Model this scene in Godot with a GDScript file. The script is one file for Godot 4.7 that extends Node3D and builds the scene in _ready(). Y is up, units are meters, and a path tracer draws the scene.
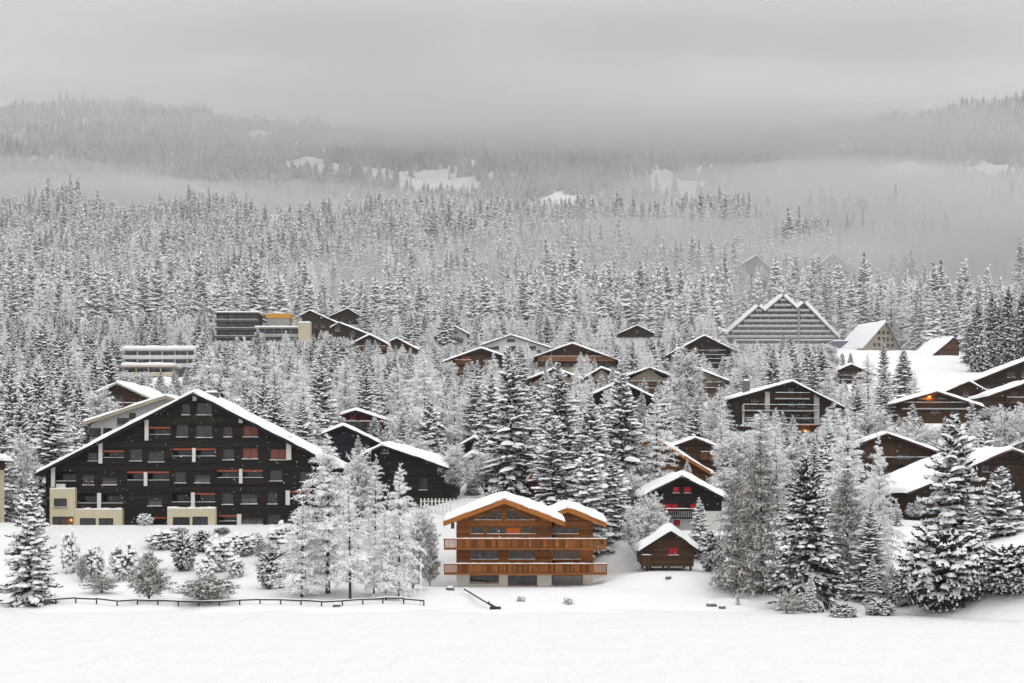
extends Node3D
# A snowbound alpine village on a hillside above a frozen lake, low cloud over the forest. Metres, y up, looking along -z.

var M := {}
var used := {}
var noise_a := FastNoiseLite.new()
var noise_b := FastNoiseLite.new()
var noise_c := FastNoiseLite.new()

class Geo:
	var v := PackedVector3Array()
	var c := PackedColorArray()
	var col := Color(1, 1, 1)
	func tri(p: Vector3, q: Vector3, r: Vector3) -> void:
		v.append(p); v.append(q); v.append(r)
	func quad(p: Vector3, q: Vector3, r: Vector3, s: Vector3) -> void:
		v.append(p); v.append(q); v.append(r)
		v.append(p); v.append(r); v.append(s)
	func paint() -> void:
		while c.size() < v.size(): c.append(col)
	func cquad(p: Vector3, q: Vector3, r: Vector3, s: Vector3, k: Color) -> void:
		quad(p, q, r, s)
		for i in 6: c.append(k)
	func box(a: Vector3, b: Vector3) -> void:
		var p000 := a
		var p100 := Vector3(b.x, a.y, a.z)
		var p110 := Vector3(b.x, b.y, a.z)
		var p010 := Vector3(a.x, b.y, a.z)
		var p001 := Vector3(a.x, a.y, b.z)
		var p101 := Vector3(b.x, a.y, b.z)
		var p111 := b
		var p011 := Vector3(a.x, b.y, b.z)
		quad(p001, p011, p111, p101); quad(p100, p110, p010, p000)
		quad(p000, p010, p011, p001); quad(p101, p111, p110, p100)
		quad(p010, p110, p111, p011); quad(p000, p001, p101, p100)
	func bar(p: Vector3, q: Vector3, w: float, d: float, up := Vector3.UP) -> void:
		# a beam of section w (across) by d (along up) between two points
		var n := (q - p).normalized()
		var s := n.cross(up).normalized() * w * 0.5
		var u := s.cross(n).normalized() * d * 0.5
		var a := [p - s - u, p + s - u, p + s + u, p - s + u]
		var b := [q - s - u, q + s - u, q + s + u, q - s + u]
		for i in 4:
			var j := (i + 1) % 4
			quad(a[i], a[j], b[j], b[i])
		quad(a[3], a[2], a[1], a[0]); quad(b[0], b[1], b[2], b[3])
	func tube(p: Vector3, q: Vector3, r0: float, r1: float, n: int) -> void:
		var d := (q - p).normalized()
		var s := d.cross(Vector3(0.13, 0.31, 0.94)).normalized()
		var t := d.cross(s)
		for i in n:
			var a := TAU * i / n
			var b := TAU * (i + 1) / n
			var ea := s * cos(a) + t * sin(a)
			var eb := s * cos(b) + t * sin(b)
			if r1 < 0.002:
				tri(p + ea * r0, p + eb * r0, q)
			else:
				quad(p + ea * r0, p + eb * r0, q + eb * r1, q + ea * r1)
	func mesh() -> ArrayMesh:
		var m := ArrayMesh.new()
		if v.is_empty(): return m
		var a := []
		a.resize(Mesh.ARRAY_MAX)
		a[Mesh.ARRAY_VERTEX] = v
		if c.size() == v.size(): a[Mesh.ARRAY_COLOR] = c
		m.add_surface_from_arrays(Mesh.PRIMITIVE_TRIANGLES, a)
		return m

# ------------------------------------------------------------------ naming
func numbered(called: String) -> String:
	var n: int = used.get(called, -1) + 1
	used[called] = n
	return called if n == 0 else "%s_%03d" % [called, n]

func tag(o: Node, label: String, category: String, group := "", kind := "") -> void:
	if label: o.set_meta("label", label)
	if category: o.set_meta("category", category)
	if group: o.set_meta("group", group)
	if kind: o.set_meta("kind", kind)

func thing(called: String, label: String, category: String, at: Vector3, turn := 0.0, group := "") -> Node3D:
	var o := Node3D.new()
	o.name = numbered(called)
	add_child(o)
	o.position = at
	o.rotation.y = turn
	tag(o, label, category, group)
	return o

func part(called: String, mesh: Mesh, mat: Material, parent: Node, at := Vector3.ZERO, kind := "") -> MeshInstance3D:
	var o := MeshInstance3D.new()
	o.name = called
	o.mesh = mesh
	o.material_override = null
	for i in mesh.get_surface_count(): o.set_surface_override_material(i, mat)
	parent.add_child(o, true)
	o.position = at
	if kind: o.set_meta("kind", kind)
	return o

# ------------------------------------------------------------------ materials
func mat(key: String, lin: Color, rough := 0.9, vertex := false) -> StandardMaterial3D:
	var m := StandardMaterial3D.new()
	m.resource_name = key
	m.albedo_color = lin.linear_to_srgb()
	m.roughness = rough
	m.metallic_specular = 0.3
	m.vertex_color_use_as_albedo = vertex
	M[key] = m
	return m

func noise_tex(freq: float, size: int, octaves: int, seed_: int, ramp: Gradient = null) -> NoiseTexture2D:
	var n := FastNoiseLite.new()
	n.seed = seed_
	n.frequency = freq
	n.fractal_octaves = octaves
	var t := NoiseTexture2D.new()
	t.width = size
	t.height = size
	t.seamless = true
	t.noise = n
	if ramp: t.color_ramp = ramp
	return t

func grad(a: Color, b: Color) -> Gradient:
	var g := Gradient.new()
	g.set_color(0, a)
	g.set_color(1, b)
	return g

func make_materials() -> void:
	var tone := noise_tex(0.02, 256, 4, 5, grad(Color(0.62, 0.62, 0.62), Color(1, 1, 1)))
	var tone_soft := noise_tex(0.03, 256, 4, 6, grad(Color(0.9, 0.9, 0.895), Color(1, 1, 1)))
	var relief := noise_tex(0.012, 512, 5, 9)
	var m := mat("snow", Color(0.69, 0.695, 0.705), 0.85)
	m.uv1_triplanar = true
	m.uv1_world_triplanar = true
	m.uv1_scale = Vector3.ONE * 0.11
	m.heightmap_enabled = true
	m.heightmap_texture = relief
	m.heightmap_scale = 12.0
	m = mat("lake_snow", Color(0.635, 0.64, 0.65), 0.85)
	m.uv1_triplanar = true
	m.uv1_world_triplanar = true
	m.uv1_scale = Vector3(0.05, 0.05, 0.02)
	m.heightmap_enabled = true
	m.heightmap_texture = relief
	m.heightmap_scale = 40.0
	mat("roof_snow", Color(0.72, 0.725, 0.735), 0.85)
	m = mat("tree_snow", Color(0.8, 0.805, 0.815), 0.9)
	m.backlight_enabled = true
	m.backlight = Color(0.3, 0.3, 0.3)
	m = mat("frost", Color(0.88, 0.88, 0.885), 0.9)
	m.backlight_enabled = true
	m.backlight = Color(0.55, 0.55, 0.55)
	m = mat("frost_dull", Color(0.6, 0.585, 0.565), 0.9)
	m.backlight_enabled = true
	m.backlight = Color(0.4, 0.4, 0.4)
	m = mat("needles", Color(0.03, 0.036, 0.027), 0.85)
	mat("twigs", Color(0.085, 0.07, 0.055), 0.9)
	mat("bark", Color(0.045, 0.037, 0.03), 0.95)
	for w in ["wood", "plaster"]:
		m = mat(w, Color(1, 1, 1), 0.75 if w == "wood" else 0.95, true)
		m.uv1_triplanar = true
		m.uv1_scale = Vector3(0.9, 4.0, 0.9) if w == "wood" else Vector3.ONE * 0.35
		m.albedo_texture = tone if w == "wood" else tone_soft
	m = mat("glass", Color(0.03, 0.035, 0.04), 0.04)
	m.albedo_color.a = 0.7
	m.transparency = BaseMaterial3D.TRANSPARENCY_ALPHA
	m.metallic_specular = 0.5
	mat("dark_metal", Color(0.03, 0.03, 0.033), 0.5)
	mat("grey_metal", Color(0.18, 0.18, 0.18), 0.5)
	mat("curtain", Color(0.6, 0.58, 0.54), 0.95)
	mat("orange_cloth", Color(0.62, 0.13, 0.03), 0.9)
	mat("red_paint", Color(0.5, 0.015, 0.022), 0.6)
	mat("salmon_blind", Color(0.2, 0.065, 0.05), 0.8)
	mat("orange_awning", Color(0.26, 0.066, 0.034), 0.85)
	mat("floorboards", Color(0.1, 0.07, 0.045), 0.8)
	mat("white_paint", Color(0.7, 0.69, 0.66), 0.8)
	mat("stone", Color(0.13, 0.125, 0.12), 0.9)
	m = mat("lamp_glow", Color(1.0, 0.55, 0.2), 0.6)
	m.emission_enabled = true
	m.emission = Color(1.0, 0.6, 0.24)
	m.emission_energy_multiplier = 5.0

# ------------------------------------------------------------------ ground
const PROFILE := [[-400.0, -1.2], [128.0, -1.2], [140.0, -0.3], [150.0, 0.25], [166.0, 1.6], [188.0, 6.0], [210.0, 9.5], [240.0, 14.0], [290.0, 21.0], [360.0, 34.0], [450.0, 49.0], [520.0, 58.0], [600.0, 66.0], [720.0, 79.0], [850.0, 100.0], [1100.0, 160.0], [1540.0, 276.0], [1650.0, 288.0], [1900.0, 292.0], [2300.0, 400.0], [2800.0, 575.0], [3300.0, 765.0], [3700.0, 845.0], [4500.0, 860.0], [6500.0, 820.0]]
const PADS := [
	[-55.7,-196.5,8,16,7.34],
	[-48.9,-196.5,8,16,7.34],
	[-42.1,-196.5,8,16,7.34],
	[-35.3,-196.5,8,16,7.34],
	[-28.5,-196.5,8,16,7.34],
	[-21.7,-196.5,8,16,7.34],
	[-0.86,-171.46,7.88,16.88,1.14],
	[17.24,-171,5.5,11,2.72],
	[20.84,-190.62,6.61,15.61,6.77],
	[-13.61,-201.04,7.13,16.13,10.75],
	[-22.55,-246.2,5.68,14.68,18.54],
	[-22.45,-217.78,5.16,14.16,15.59],
	[-12.68,-240.94,4,13,19.19],
	[-4.81,-234.94,4,13,16.57],
	[-4.58,-216.94,4,13,13.36],
	[3.69,-198.94,4,13,10.36],
	[-64.45,-176.62,6.41,15.41,7.76],
	[-58.08,-241.04,7.1,16.1,19.43],
	[-53.62,-226.2,8.17,17.17,17.2],
	[-69.45,-565.04,8.35,17.35,68.82],
	[-62.87,-590.04,8.46,17.46,72.16],
	[-51.3,-504.62,8.2,17.2,59.38],
	[-40.14,-444.62,6.91,15.91,49.0],
	[-29.04,-434.62,6.57,15.57,47.02],
	[-20.43,-524.2,6.66,15.66,60.64],
	[0.47,-483.46,12.17,21.17,51.66],
	[-9.84,-409.04,8.97,17.97,41.69],
	[16.55,-397.88,11.17,20.17,39.25],
	[9.55,-345.78,6.6,15.6,32.99],
	[20.68,-349.78,5.33,14.33,33.69],
	[29.81,-343.78,6.12,15.12,31.97],
	[41.61,-335.78,5.9,14.9,31.05],
	[50.03,-417.88,10.61,19.61,42.3],
	[48.51,-604.62,7.8,16.8,70.22],
	[22.94,-290.62,8.41,17.41,24.19],
	[52.16,-296.3,11.13,20.13,19.1],
	[88.8,-408.62,7.28,16.28,38.02],
	[74.53,-277.04,8.93,17.93,23.54],
	[89.52,-308.62,6.3,15.3,26.59],
	[105.42,-323.46,10.42,19.42,28.55],
	[95.17,-289.04,8.43,17.43,24.83],
	[59.61,-241.04,7.1,16.1,12.07],
	[63.27,-211.88,12.48,21.48,7.52],
	[81.52,-242.62,7.17,16.17,13.32],
	[49.4,-146.36,5.64,14.64,2.55],
	[22.44,-214.62,6.38,15.38,11.95],
	[28.18,-236.62,6.92,15.92,12.66],
	[166.68,-698.4,13.8,22.8,68.8],
	[156.54,-565.88,8.35,17.35,60.82],
	[161.04,-1006.72,12.18,21.18,149.31],
	[215.08,-1046.72,14.77,23.77,153.49],
	[125.3,-730.0,32,60,77.86],
	[-90.91,-565.0,18,34,63.0],
	[-100.52,-438.0,15,30,40.88],
	[151.82,-706.0,8,24,71.45],
]


func profile(d: float) -> float:
	for i in range(1, PROFILE.size()):
		if d <= PROFILE[i][0]:
			var a: Array = PROFILE[i - 1]
			var b: Array = PROFILE[i]
			return lerpf(a[1], b[1], (d - a[0]) / (b[0] - a[0]))
	return 820.0

func near_pads(d: float) -> Array:
	return PADS.filter(func(p): return absf(p[1] + d) < p[3])

func ground(x: float, d: float, pads: Array) -> float:
	var y := profile(d)
	var far := smoothstep(700.0, 1700.0, d)
	y += noise_a.get_noise_2d(x, d) * (1.2 * smoothstep(150.0, 260.0, d) + 26.0 * far)
	y += 70.0 * exp(-pow((x + 980.0) / 420.0, 2.0) - pow((d - 3500.0) / 500.0, 2.0))
	y += 90.0 * exp(-pow((x - 1250.0) / 380.0, 2.0) - pow((d - 3400.0) / 500.0, 2.0))
	y += noise_b.get_noise_2d(x, d) * 0.4 * smoothstep(138.0, 148.0, d)
	var total := 0.0
	var sum := 0.0
	for p in pads:
		var dx: float = x - p[0]
		var dz: float = -d - p[1]
		var r := sqrt(dx * dx + dz * dz)
		if r < p[3]:
			var w := smoothstep(p[3], p[2], r)
			total += w
			sum += w * p[4]
	if total > 0.0:
		y = lerpf(y, sum / total, minf(total, 1.0))
	return y

func ground_at(x: float, z: float) -> float:
	return ground(x, -z, near_pads(-z))

func make_ground() -> void:
	var rows := PackedFloat32Array()
	var d := -300.0
	while d < 118.0:
		rows.append(d)
		d += 60.0
	d = 122.0
	while d < 5600.0:
		rows.append(d)
		d *= 1.0105 if d < 420.0 else 1.022
	var n := 280
	var v := PackedVector3Array()
	for dd in rows:
		var pads := near_pads(dd)
		var half := 0.5 * maxf(dd, 120.0) + 60.0
		for i in n + 1:
			var u := 2.0 * i / n - 1.0
			var x := half * (0.72 * u + 0.28 * u * u * u) * (1.0 if absf(u) < 0.999 else 3.0)
			v.append(Vector3(x, ground(x, dd, pads), -dd))
	var idx := PackedInt32Array()
	for r in rows.size() - 1:
		for i in n:
			var a := r * (n + 1) + i
			idx.append_array([a, a + n + 1, a + 1, a + 1, a + n + 1, a + n + 2])
	var o := MeshInstance3D.new()
	o.name = "snowy_hillside"
	o.mesh = smooth(v, idx)
	o.set_surface_override_material(0, M.snow)
	add_child(o)
	tag(o, "", "", "", "structure")
	var g := Geo.new()
	g.quad(Vector3(-900, 0, 300), Vector3(-900, 0, -152), Vector3(900, 0, -152), Vector3(900, 0, 300))
	o = part("frozen_lake", g.mesh(), M.lake_snow, self)
	tag(o, "", "", "", "structure")

func smooth(v: PackedVector3Array, idx: PackedInt32Array) -> ArrayMesh:
	var st := SurfaceTool.new()
	var a := []
	a.resize(Mesh.ARRAY_MAX)
	a[Mesh.ARRAY_VERTEX] = v
	a[Mesh.ARRAY_INDEX] = idx
	var m := ArrayMesh.new()
	m.add_surface_from_arrays(Mesh.PRIMITIVE_TRIANGLES, a)
	st.create_from(m, 0)
	st.set_smooth_group(0)
	st.generate_normals()
	return st.commit()

# ------------------------------------------------------------------ trees
# A bough carries side twigs; a twig is a folded needle blade with a hanging fringe and, where snow lodged, a ridge of snow on top.
func snow_pad(g: Geo, at: Vector3, rad: float, high: float, r: RandomNumberGenerator) -> void:
	var lower := []
	var upper := []
	for i in 6:
		var a := TAU * i / 6.0 + r.randf_range(-0.3, 0.3)
		var k := rad * r.randf_range(0.75, 1.2)
		lower.append(at + Vector3(cos(a) * k, -high * r.randf_range(0.2, 0.7), sin(a) * k))
		upper.append(at + Vector3(cos(a) * k * 0.66, high * r.randf_range(0.55, 0.85), sin(a) * k * 0.66))
	for i in 6:
		var j := (i + 1) % 6
		g.quad(lower[i], lower[j], upper[j], upper[i])
		g.tri(upper[i], upper[j], at + Vector3(0, high, 0))

func spruce_bough(r: RandomNumberGenerator, length: float, pairs: int, snow: float, lump: float, wide: float) -> Array:
	var green := Geo.new()
	var white := Geo.new()
	var droop := r.randf_range(0.12, 0.28)
	var lift := r.randf_range(0.02, 0.14)
	var side := r.randf_range(-0.12, 0.12)
	for i in pairs + 1:
		var t := 0.1 + 0.9 * i / float(pairs)
		var p := Vector3(t, -droop * pow(t, 1.5) + lift * pow(t, 4.0), side * t * t) * length
		for s in [-1.0, 1.0]:
			var ang := deg_to_rad(lerpf(78.0, 18.0, t)) * r.randf_range(0.8, 1.2)
			var l := length * (0.46 * (1.0 - t) + 0.13) * r.randf_range(0.65, 1.2)
			if i == pairs: l = length * 0.14
			var dir := Vector3(cos(ang), r.randf_range(-0.42, 0.02), s * sin(ang)).normalized()
			var q := p + dir * l
			var w := wide * r.randf_range(0.7, 1.25) * (0.6 + 0.4 * (1.0 - t))
			var m := p.lerp(q, 0.45)
			var across := dir.cross(Vector3.UP).normalized() * w
			green.tri(p, m + across - Vector3(0, w * 0.7, 0), q)
			green.tri(p, q, m - across - Vector3(0, w * 0.7, 0))
			if r.randf() < 0.65: green.tri(p, q, p.lerp(q, r.randf_range(0.35, 0.8)) - Vector3(0, w * r.randf_range(0.8, 1.7), 0))
			if r.randf() < snow:
				var a := p.lerp(q, r.randf_range(-0.05, 0.3))
				var b := p.lerp(q, r.randf_range(0.7, 1.02))
				var c := a.lerp(b, r.randf_range(0.4, 0.7))
				var h := lump * r.randf_range(0.5, 1.3)
				var wd := across * r.randf_range(0.75, 1.15)
				var top := c + Vector3(0, h, 0)
				var le := c + wd * 1.15 - Vector3(0, w * 0.62, 0)
				var ri := c - wd * 1.15 - Vector3(0, w * 0.62, 0)
				white.tri(a, le, top); white.tri(a, top, ri); white.tri(le, b, top); white.tri(ri, top, b)
	for i in int(length * 4.2 * snow + 0.5):
		var t := r.randf_range(0.3, 1.02)
		snow_pad(white, Vector3(t, -droop * pow(t, 1.5) + lift * pow(t, 4.0), side * t * t + r.randf_range(-0.12, 0.12)) * length + Vector3(0, 0.03, 0), lump * r.randf_range(0.9, 2.0), lump * r.randf_range(0.5, 1.0), r)
	return [green.v, white.v]

# A larch bough: a thin stem with branchlets, each hung with frosted twigs.
func larch_bough(r: RandomNumberGenerator, length: float, pairs: int, per: int, frosted: float, wide: float) -> Array:
	var brown := Geo.new()
	var white := Geo.new()
	var droop := r.randf_range(0.05, 0.25)
	var last := Vector3.ZERO
	for i in pairs:
		var t := (i + 1.0) / pairs
		var p := Vector3(t, 0.14 * sin(t * 2.4) - droop * t * t, r.randf_range(-0.05, 0.05)) * length
		brown.tube(last, p, 0.02 * length * (1.05 - t) + 0.008, 0.02 * length * (1.0 - t) + 0.006, 3)
		var up := Vector3(0, wide * 0.9, 0)
		white.tri(last + up * 0.3, p + up * 0.3, last.lerp(p, 0.5) + up * r.randf_range(1.2, 2.4) + Vector3(0, 0, r.randf_range(-wide, wide)))
		for s in [-1.0, 1.0]:
			var ang := deg_to_rad(r.randf_range(35.0, 75.0))
			var bl := length * (0.42 * (1.0 - t) + 0.1) * r.randf_range(0.6, 1.2)
			var dir := Vector3(cos(ang), r.randf_range(-0.3, 0.25), s * sin(ang)).normalized()
			var e := p + dir * bl
			white.tri(p, e, p.lerp(e, 0.5) + Vector3(r.randf_range(-1, 1), 1.4, r.randf_range(-1, 1)) * wide)
			for k in per:
				var f := p.lerp(e, (k + r.randf()) / per)
				var out := Vector3(r.randf_range(-0.2, 0.7), r.randf_range(-1.1, 0.2), r.randf_range(-0.6, 0.6)).normalized()
				var tip := f + out * r.randf_range(0.16, 0.42) * (0.5 + 0.28 * length)
				var w := out.cross(Vector3(r.randf_range(-1, 1), r.randf_range(-1, 1), r.randf_range(-1, 1))).normalized() * wide * r.randf_range(0.5, 1.1)
				var g := white if r.randf() < frosted else brown
				g.tri(f - w, f + w, tip + w * 0.3)
				g.tri(f - w, tip + w * 0.3, tip - w * 0.5)
		last = p
	return [brown.v, white.v]

func bough_set(kind: String, r: RandomNumberGenerator, count: int, detail: float, snow: float, lump: float, wide: float) -> Array:
	var out := []
	for i in count:
		var length: float = [1.0, 1.6, 2.4][i % 3]
		if kind == "spruce":
			out.append([length, spruce_bough(r, length, maxi(3, int(11 * detail * (0.55 + 0.28 * length))), snow, lump, wide)])
		else:
			out.append([length, larch_bough(r, length, maxi(3, int(7 * detail * (0.6 + 0.25 * length))), maxi(2, int(5 * detail)), snow, wide)])
	return out

func hang(into: Array, boughs: Array, r: RandomNumberGenerator, at: Vector3, azimuth: float, rise: float, length: float) -> void:
	var best := []
	for b in boughs:
		if absf(log(b[0] / length)) < 0.42: best.append(b)
	var b: Array = best[r.randi() % best.size()] if best.size() else boughs[0 if length < 1.2 else 2]
	var k: float = length / b[0]
	var basis := Basis(Vector3.UP, azimuth) * Basis(Vector3(0, 0, 1), rise) * Basis(Vector3.RIGHT, r.randf_range(-0.25, 0.25))
	var xf := Transform3D(basis.scaled_local(Vector3(k, sqrt(k), k * (1.0 if r.randf() < 0.5 else -1.0))), at)
	into[0].append_array(xf * (b[1][0] as PackedVector3Array))
	into[1].append_array(xf * (b[1][1] as PackedVector3Array))

func raw_mesh(v: PackedVector3Array) -> ArrayMesh:
	var g := Geo.new()
	g.v = v
	return g.mesh()

# returns {trunk, a (needles or twigs), b (snow or frost), h}
func conifer(r: RandomNumberGenerator, boughs: Array, h: float, radius: float, step: float, per: int, low: float, power: float, ragged: float, larch := false) -> Dictionary:
	var into := [PackedVector3Array(), PackedVector3Array()]
	var trunk := Geo.new()
	var lean := Vector3(r.randf_range(-0.02, 0.02), 0, r.randf_range(-0.02, 0.02)) * h
	var seg := 6
	for i in seg:
		var t0 := float(i) / seg
		var t1 := float(i + 1) / seg
		trunk.tube(Vector3(0, h * t0 * 0.985, 0) + lean * t0 * t0, Vector3(0, h * t1 * 0.985, 0) + lean * t1 * t1, (0.0115 * h) * (1.0 - t0) + 0.02, (0.0115 * h) * (1.0 - t1) + 0.004, 7)
	var y := low * h
	while y < h * 0.985:
		var t := y / h
		var rad := radius * pow(1.0 - (t - low) / (1.0 - low), power) * (0.72 + 0.28 * smoothstep(low, low + 0.12, t)) + 0.12
		var k := per if t < 0.85 else maxi(3, per - 2)
		var turn := r.randf() * TAU
		for i in k:
			var a := turn + TAU * i / k + r.randf_range(-0.35, 0.35)
			var l := rad * r.randf_range(1.0 - ragged, 1.0 + ragged * 0.5)
			var rise := lerpf(-0.25, 0.75, pow(t, 1.8)) + r.randf_range(-0.15, 0.15)
			if larch: rise = lerpf(-0.3, 0.55, t) + r.randf_range(-0.2, 0.2)
			hang(into, boughs, r, Vector3(0, y + r.randf_range(-0.5, 0.5) * step, 0) + lean * t * t, a, rise, l)
		y += step * (0.55 + 0.6 * (1.0 - t))
	# the leader
	hang(into, boughs, r, Vector3(0, h * 0.965, 0) + lean, 0.0, 1.3, 0.03 * h + 0.1)
	return {"trunk": trunk.mesh(), "a": raw_mesh(into[0]), "b": raw_mesh(into[1]), "h": h}

# a round-headed tree or shrub: boughs leave a short stem in all directions
func round_tree(r: RandomNumberGenerator, boughs: Array, h: float, radius: float, count: int, stem: float, narrow := 1.0, reach := 2.4, cap := 0.0) -> Dictionary:
	var into := [PackedVector3Array(), PackedVector3Array()]
	var trunk := Geo.new()
	trunk.tube(Vector3.ZERO, Vector3(0, h * 0.5, 0), 0.02 * h + 0.03, 0.012 * h + 0.02, 7)
	trunk.tube(Vector3(0, h * 0.5, 0), Vector3(0, h * 0.9, 0), 0.012 * h + 0.02, 0.01, 6)
	for i in count:
		var f := (i + 0.5) / count
		var el := asin(clampf(lerpf(-0.25 if cap == 0.0 else -0.97, 0.99, f), -1.0, 1.0))
		var az := i * 2.39996 + r.randf_range(-0.3, 0.3)
		var tip := Vector3(cos(el) * cos(az) * radius, h * (stem + 1.0) * 0.5 + sin(el) * h * (1.0 - stem) * 0.5, cos(el) * sin(az) * radius) * Vector3(1, 1, 1)
		tip *= r.randf_range(0.8, 1.1) if cap > 0.0 else r.randf_range(0.86, 1.08)
		if cap > 0.0 and el > 0.0 and r.randf() < 0.22 + el * 0.5:
			var g := Geo.new()
			snow_pad(g, tip * 0.97, cap * r.randf_range(0.6, 1.5), cap * r.randf_range(0.5, 0.9), r)
			into[1].append_array(g.v)
		var root := Vector3(0, lerpf(stem * 0.5 if cap == 0.0 else 0.25, 0.75, f) * h * narrow, 0)
		var d := tip - root
		var l := d.length()
		var start := root
		if l > reach * 1.08:
			start = tip - d.normalized() * reach
			trunk.tube(root, start, 0.012 * l + 0.01, 0.008 * l, 4)
			l = reach
		d = tip - start
		hang(into, boughs, r, start, atan2(-d.z, d.x), atan2(d.y, Vector2(d.x, d.z).length()), l)
		if l > 1.2:
			hang(into, boughs, r, start.lerp(tip, 0.25), atan2(-d.z, d.x) + r.randf_range(-0.8, 0.8), atan2(d.y, Vector2(d.x, d.z).length()) * r.randf_range(0.3, 0.9), l * 0.6)
	return {"trunk": trunk.mesh(), "a": raw_mesh(into[0]), "b": raw_mesh(into[1]), "h": h}

var TREE := {}
var SPOKEN := {}

func make_tree_kinds() -> void:
	var r := RandomNumberGenerator.new()
	r.seed = 41
	var heavy := bough_set("spruce", r, 9, 1.0, 0.6, 0.2, 0.12)
	var mid := bough_set("spruce", r, 9, 1.0, 0.42, 0.17, 0.11)
	var dark := bough_set("spruce", r, 9, 1.0, 0.24, 0.17, 0.12)
	var larch := bough_set("larch", r, 9, 1.0, 0.97, 0.0, 0.042)
	var larch_dull := bough_set("larch", r, 6, 1.0, 0.45, 0.0, 0.034)
	TREE["spruce_heavy"] = [conifer(r, heavy, 12.0, 2.6, 0.46, 8, 0.04, 0.8, 0.35), conifer(r, heavy, 12.0, 2.4, 0.5, 8, 0.05, 0.9, 0.4), conifer(r, heavy, 12.0, 2.8, 0.48, 8, 0.03, 0.7, 0.45)]
	TREE["spruce"] = [conifer(r, mid, 14.0, 2.5, 0.5, 8, 0.04, 0.8, 0.4), conifer(r, mid, 14.0, 2.3, 0.54, 8, 0.06, 0.75, 0.5), conifer(r, mid, 14.0, 2.9, 0.5, 8, 0.04, 0.95, 0.4), conifer(r, mid, 14.0, 2.6, 0.56, 8, 0.05, 0.66, 0.5)]
	TREE["spruce_dark"] = [conifer(r, dark, 12.0, 2.9, 0.4, 9, 0.02, 0.72, 0.3)]
	TREE["larch"] = [conifer(r, larch, 14.0, 3.1, 0.52, 6, 0.12, 0.85, 0.5, true), conifer(r, larch, 14.0, 2.8, 0.6, 5, 0.16, 0.95, 0.55, true), conifer(r, larch, 14.0, 3.4, 0.58, 6, 0.1, 0.8, 0.6, true)]
	TREE["larch_dull"] = [conifer(r, larch_dull, 13.0, 3.6, 0.48, 6, 0.04, 0.7, 0.45, true)]
	var birch := bough_set("larch", r, 9, 1.0, 0.78, 0.0, 0.036)
	TREE["frosted"] = [round_tree(r, birch, 8.0, 3.0, 84, 0.2), round_tree(r, birch, 8.0, 3.3, 70, 0.12), round_tree(r, birch, 8.0, 2.6, 76, 0.16)]
	TREE["poplar"] = [round_tree(r, birch, 12.0, 1.7, 110, 0.1)]
	TREE["shrub"] = [round_tree(r, mid, 3.0, 1.6, 190, 0.0, 1.0, 0.8, 0.26), round_tree(r, heavy, 3.0, 1.5, 190, 0.0, 1.0, 0.8, 0.3), round_tree(r, mid, 3.0, 1.8, 150, 0.0, 1.0, 0.9, 0.36)]
	TREE["dark_shrub"] = [round_tree(r, dark, 4.0, 2.2, 380, 0.0, 1.0, 0.85, 0.12), round_tree(r, dark, 4.0, 2.1, 340, 0.0, 1.0, 0.9, 0.14)]
	TREE["bare_shrub"] = [round_tree(r, larch_dull, 3.0, 1.5, 26, 0.06), round_tree(r, larch_dull, 3.0, 1.7, 20, 0.1), round_tree(r, birch, 3.0, 1.4, 30, 0.05)]
	SPOKEN = {
		"spruce_heavy": ["spruce_tree", "needles", "snow", M.needles, M.tree_snow], "spruce": ["spruce_tree", "needles", "snow", M.needles, M.tree_snow],
		"spruce_dark": ["spruce_tree", "needles", "snow", M.needles, M.tree_snow], "larch": ["larch_tree", "twigs", "frost", M.twigs, M.frost],
		"larch_dull": ["larch_tree", "twigs", "frost", M.twigs, M.frost_dull], "frosted": ["birch_tree", "twigs", "frost", M.twigs, M.frost], "poplar": ["poplar_tree", "twigs", "frost", M.twigs, M.frost],
		"shrub": ["evergreen_shrub", "needles", "snow", M.needles, M.tree_snow], "dark_shrub": ["evergreen_shrub", "needles", "snow", M.needles, M.tree_snow], "bare_shrub": ["bare_shrub", "twigs", "frost", M.twigs, M.frost_dull],
	}

func plant(kind: String, x: float, z: float, h: float, spread: float, label: String, group := "", sink := 0.15) -> Node3D:
	var how: Array = SPOKEN[kind]
	var i := absi(int(x * 7.3 + z * 3.1))
	var t: Dictionary = TREE[kind][i % TREE[kind].size()]
	var o := thing(how[0], label, "shrub" if "shrub" in how[0] else "tree", Vector3(x, ground_at(x, z) - sink, z), i * 1.7, group)
	var k: float = h / t.h
	o.scale = Vector3(k * spread, k, k * spread)
	part("trunk", t.trunk, M.bark, o)
	var crown := part("crown", t.a, how[3], o)
	part(how[2], t.b, how[4], crown)
	return o

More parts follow.
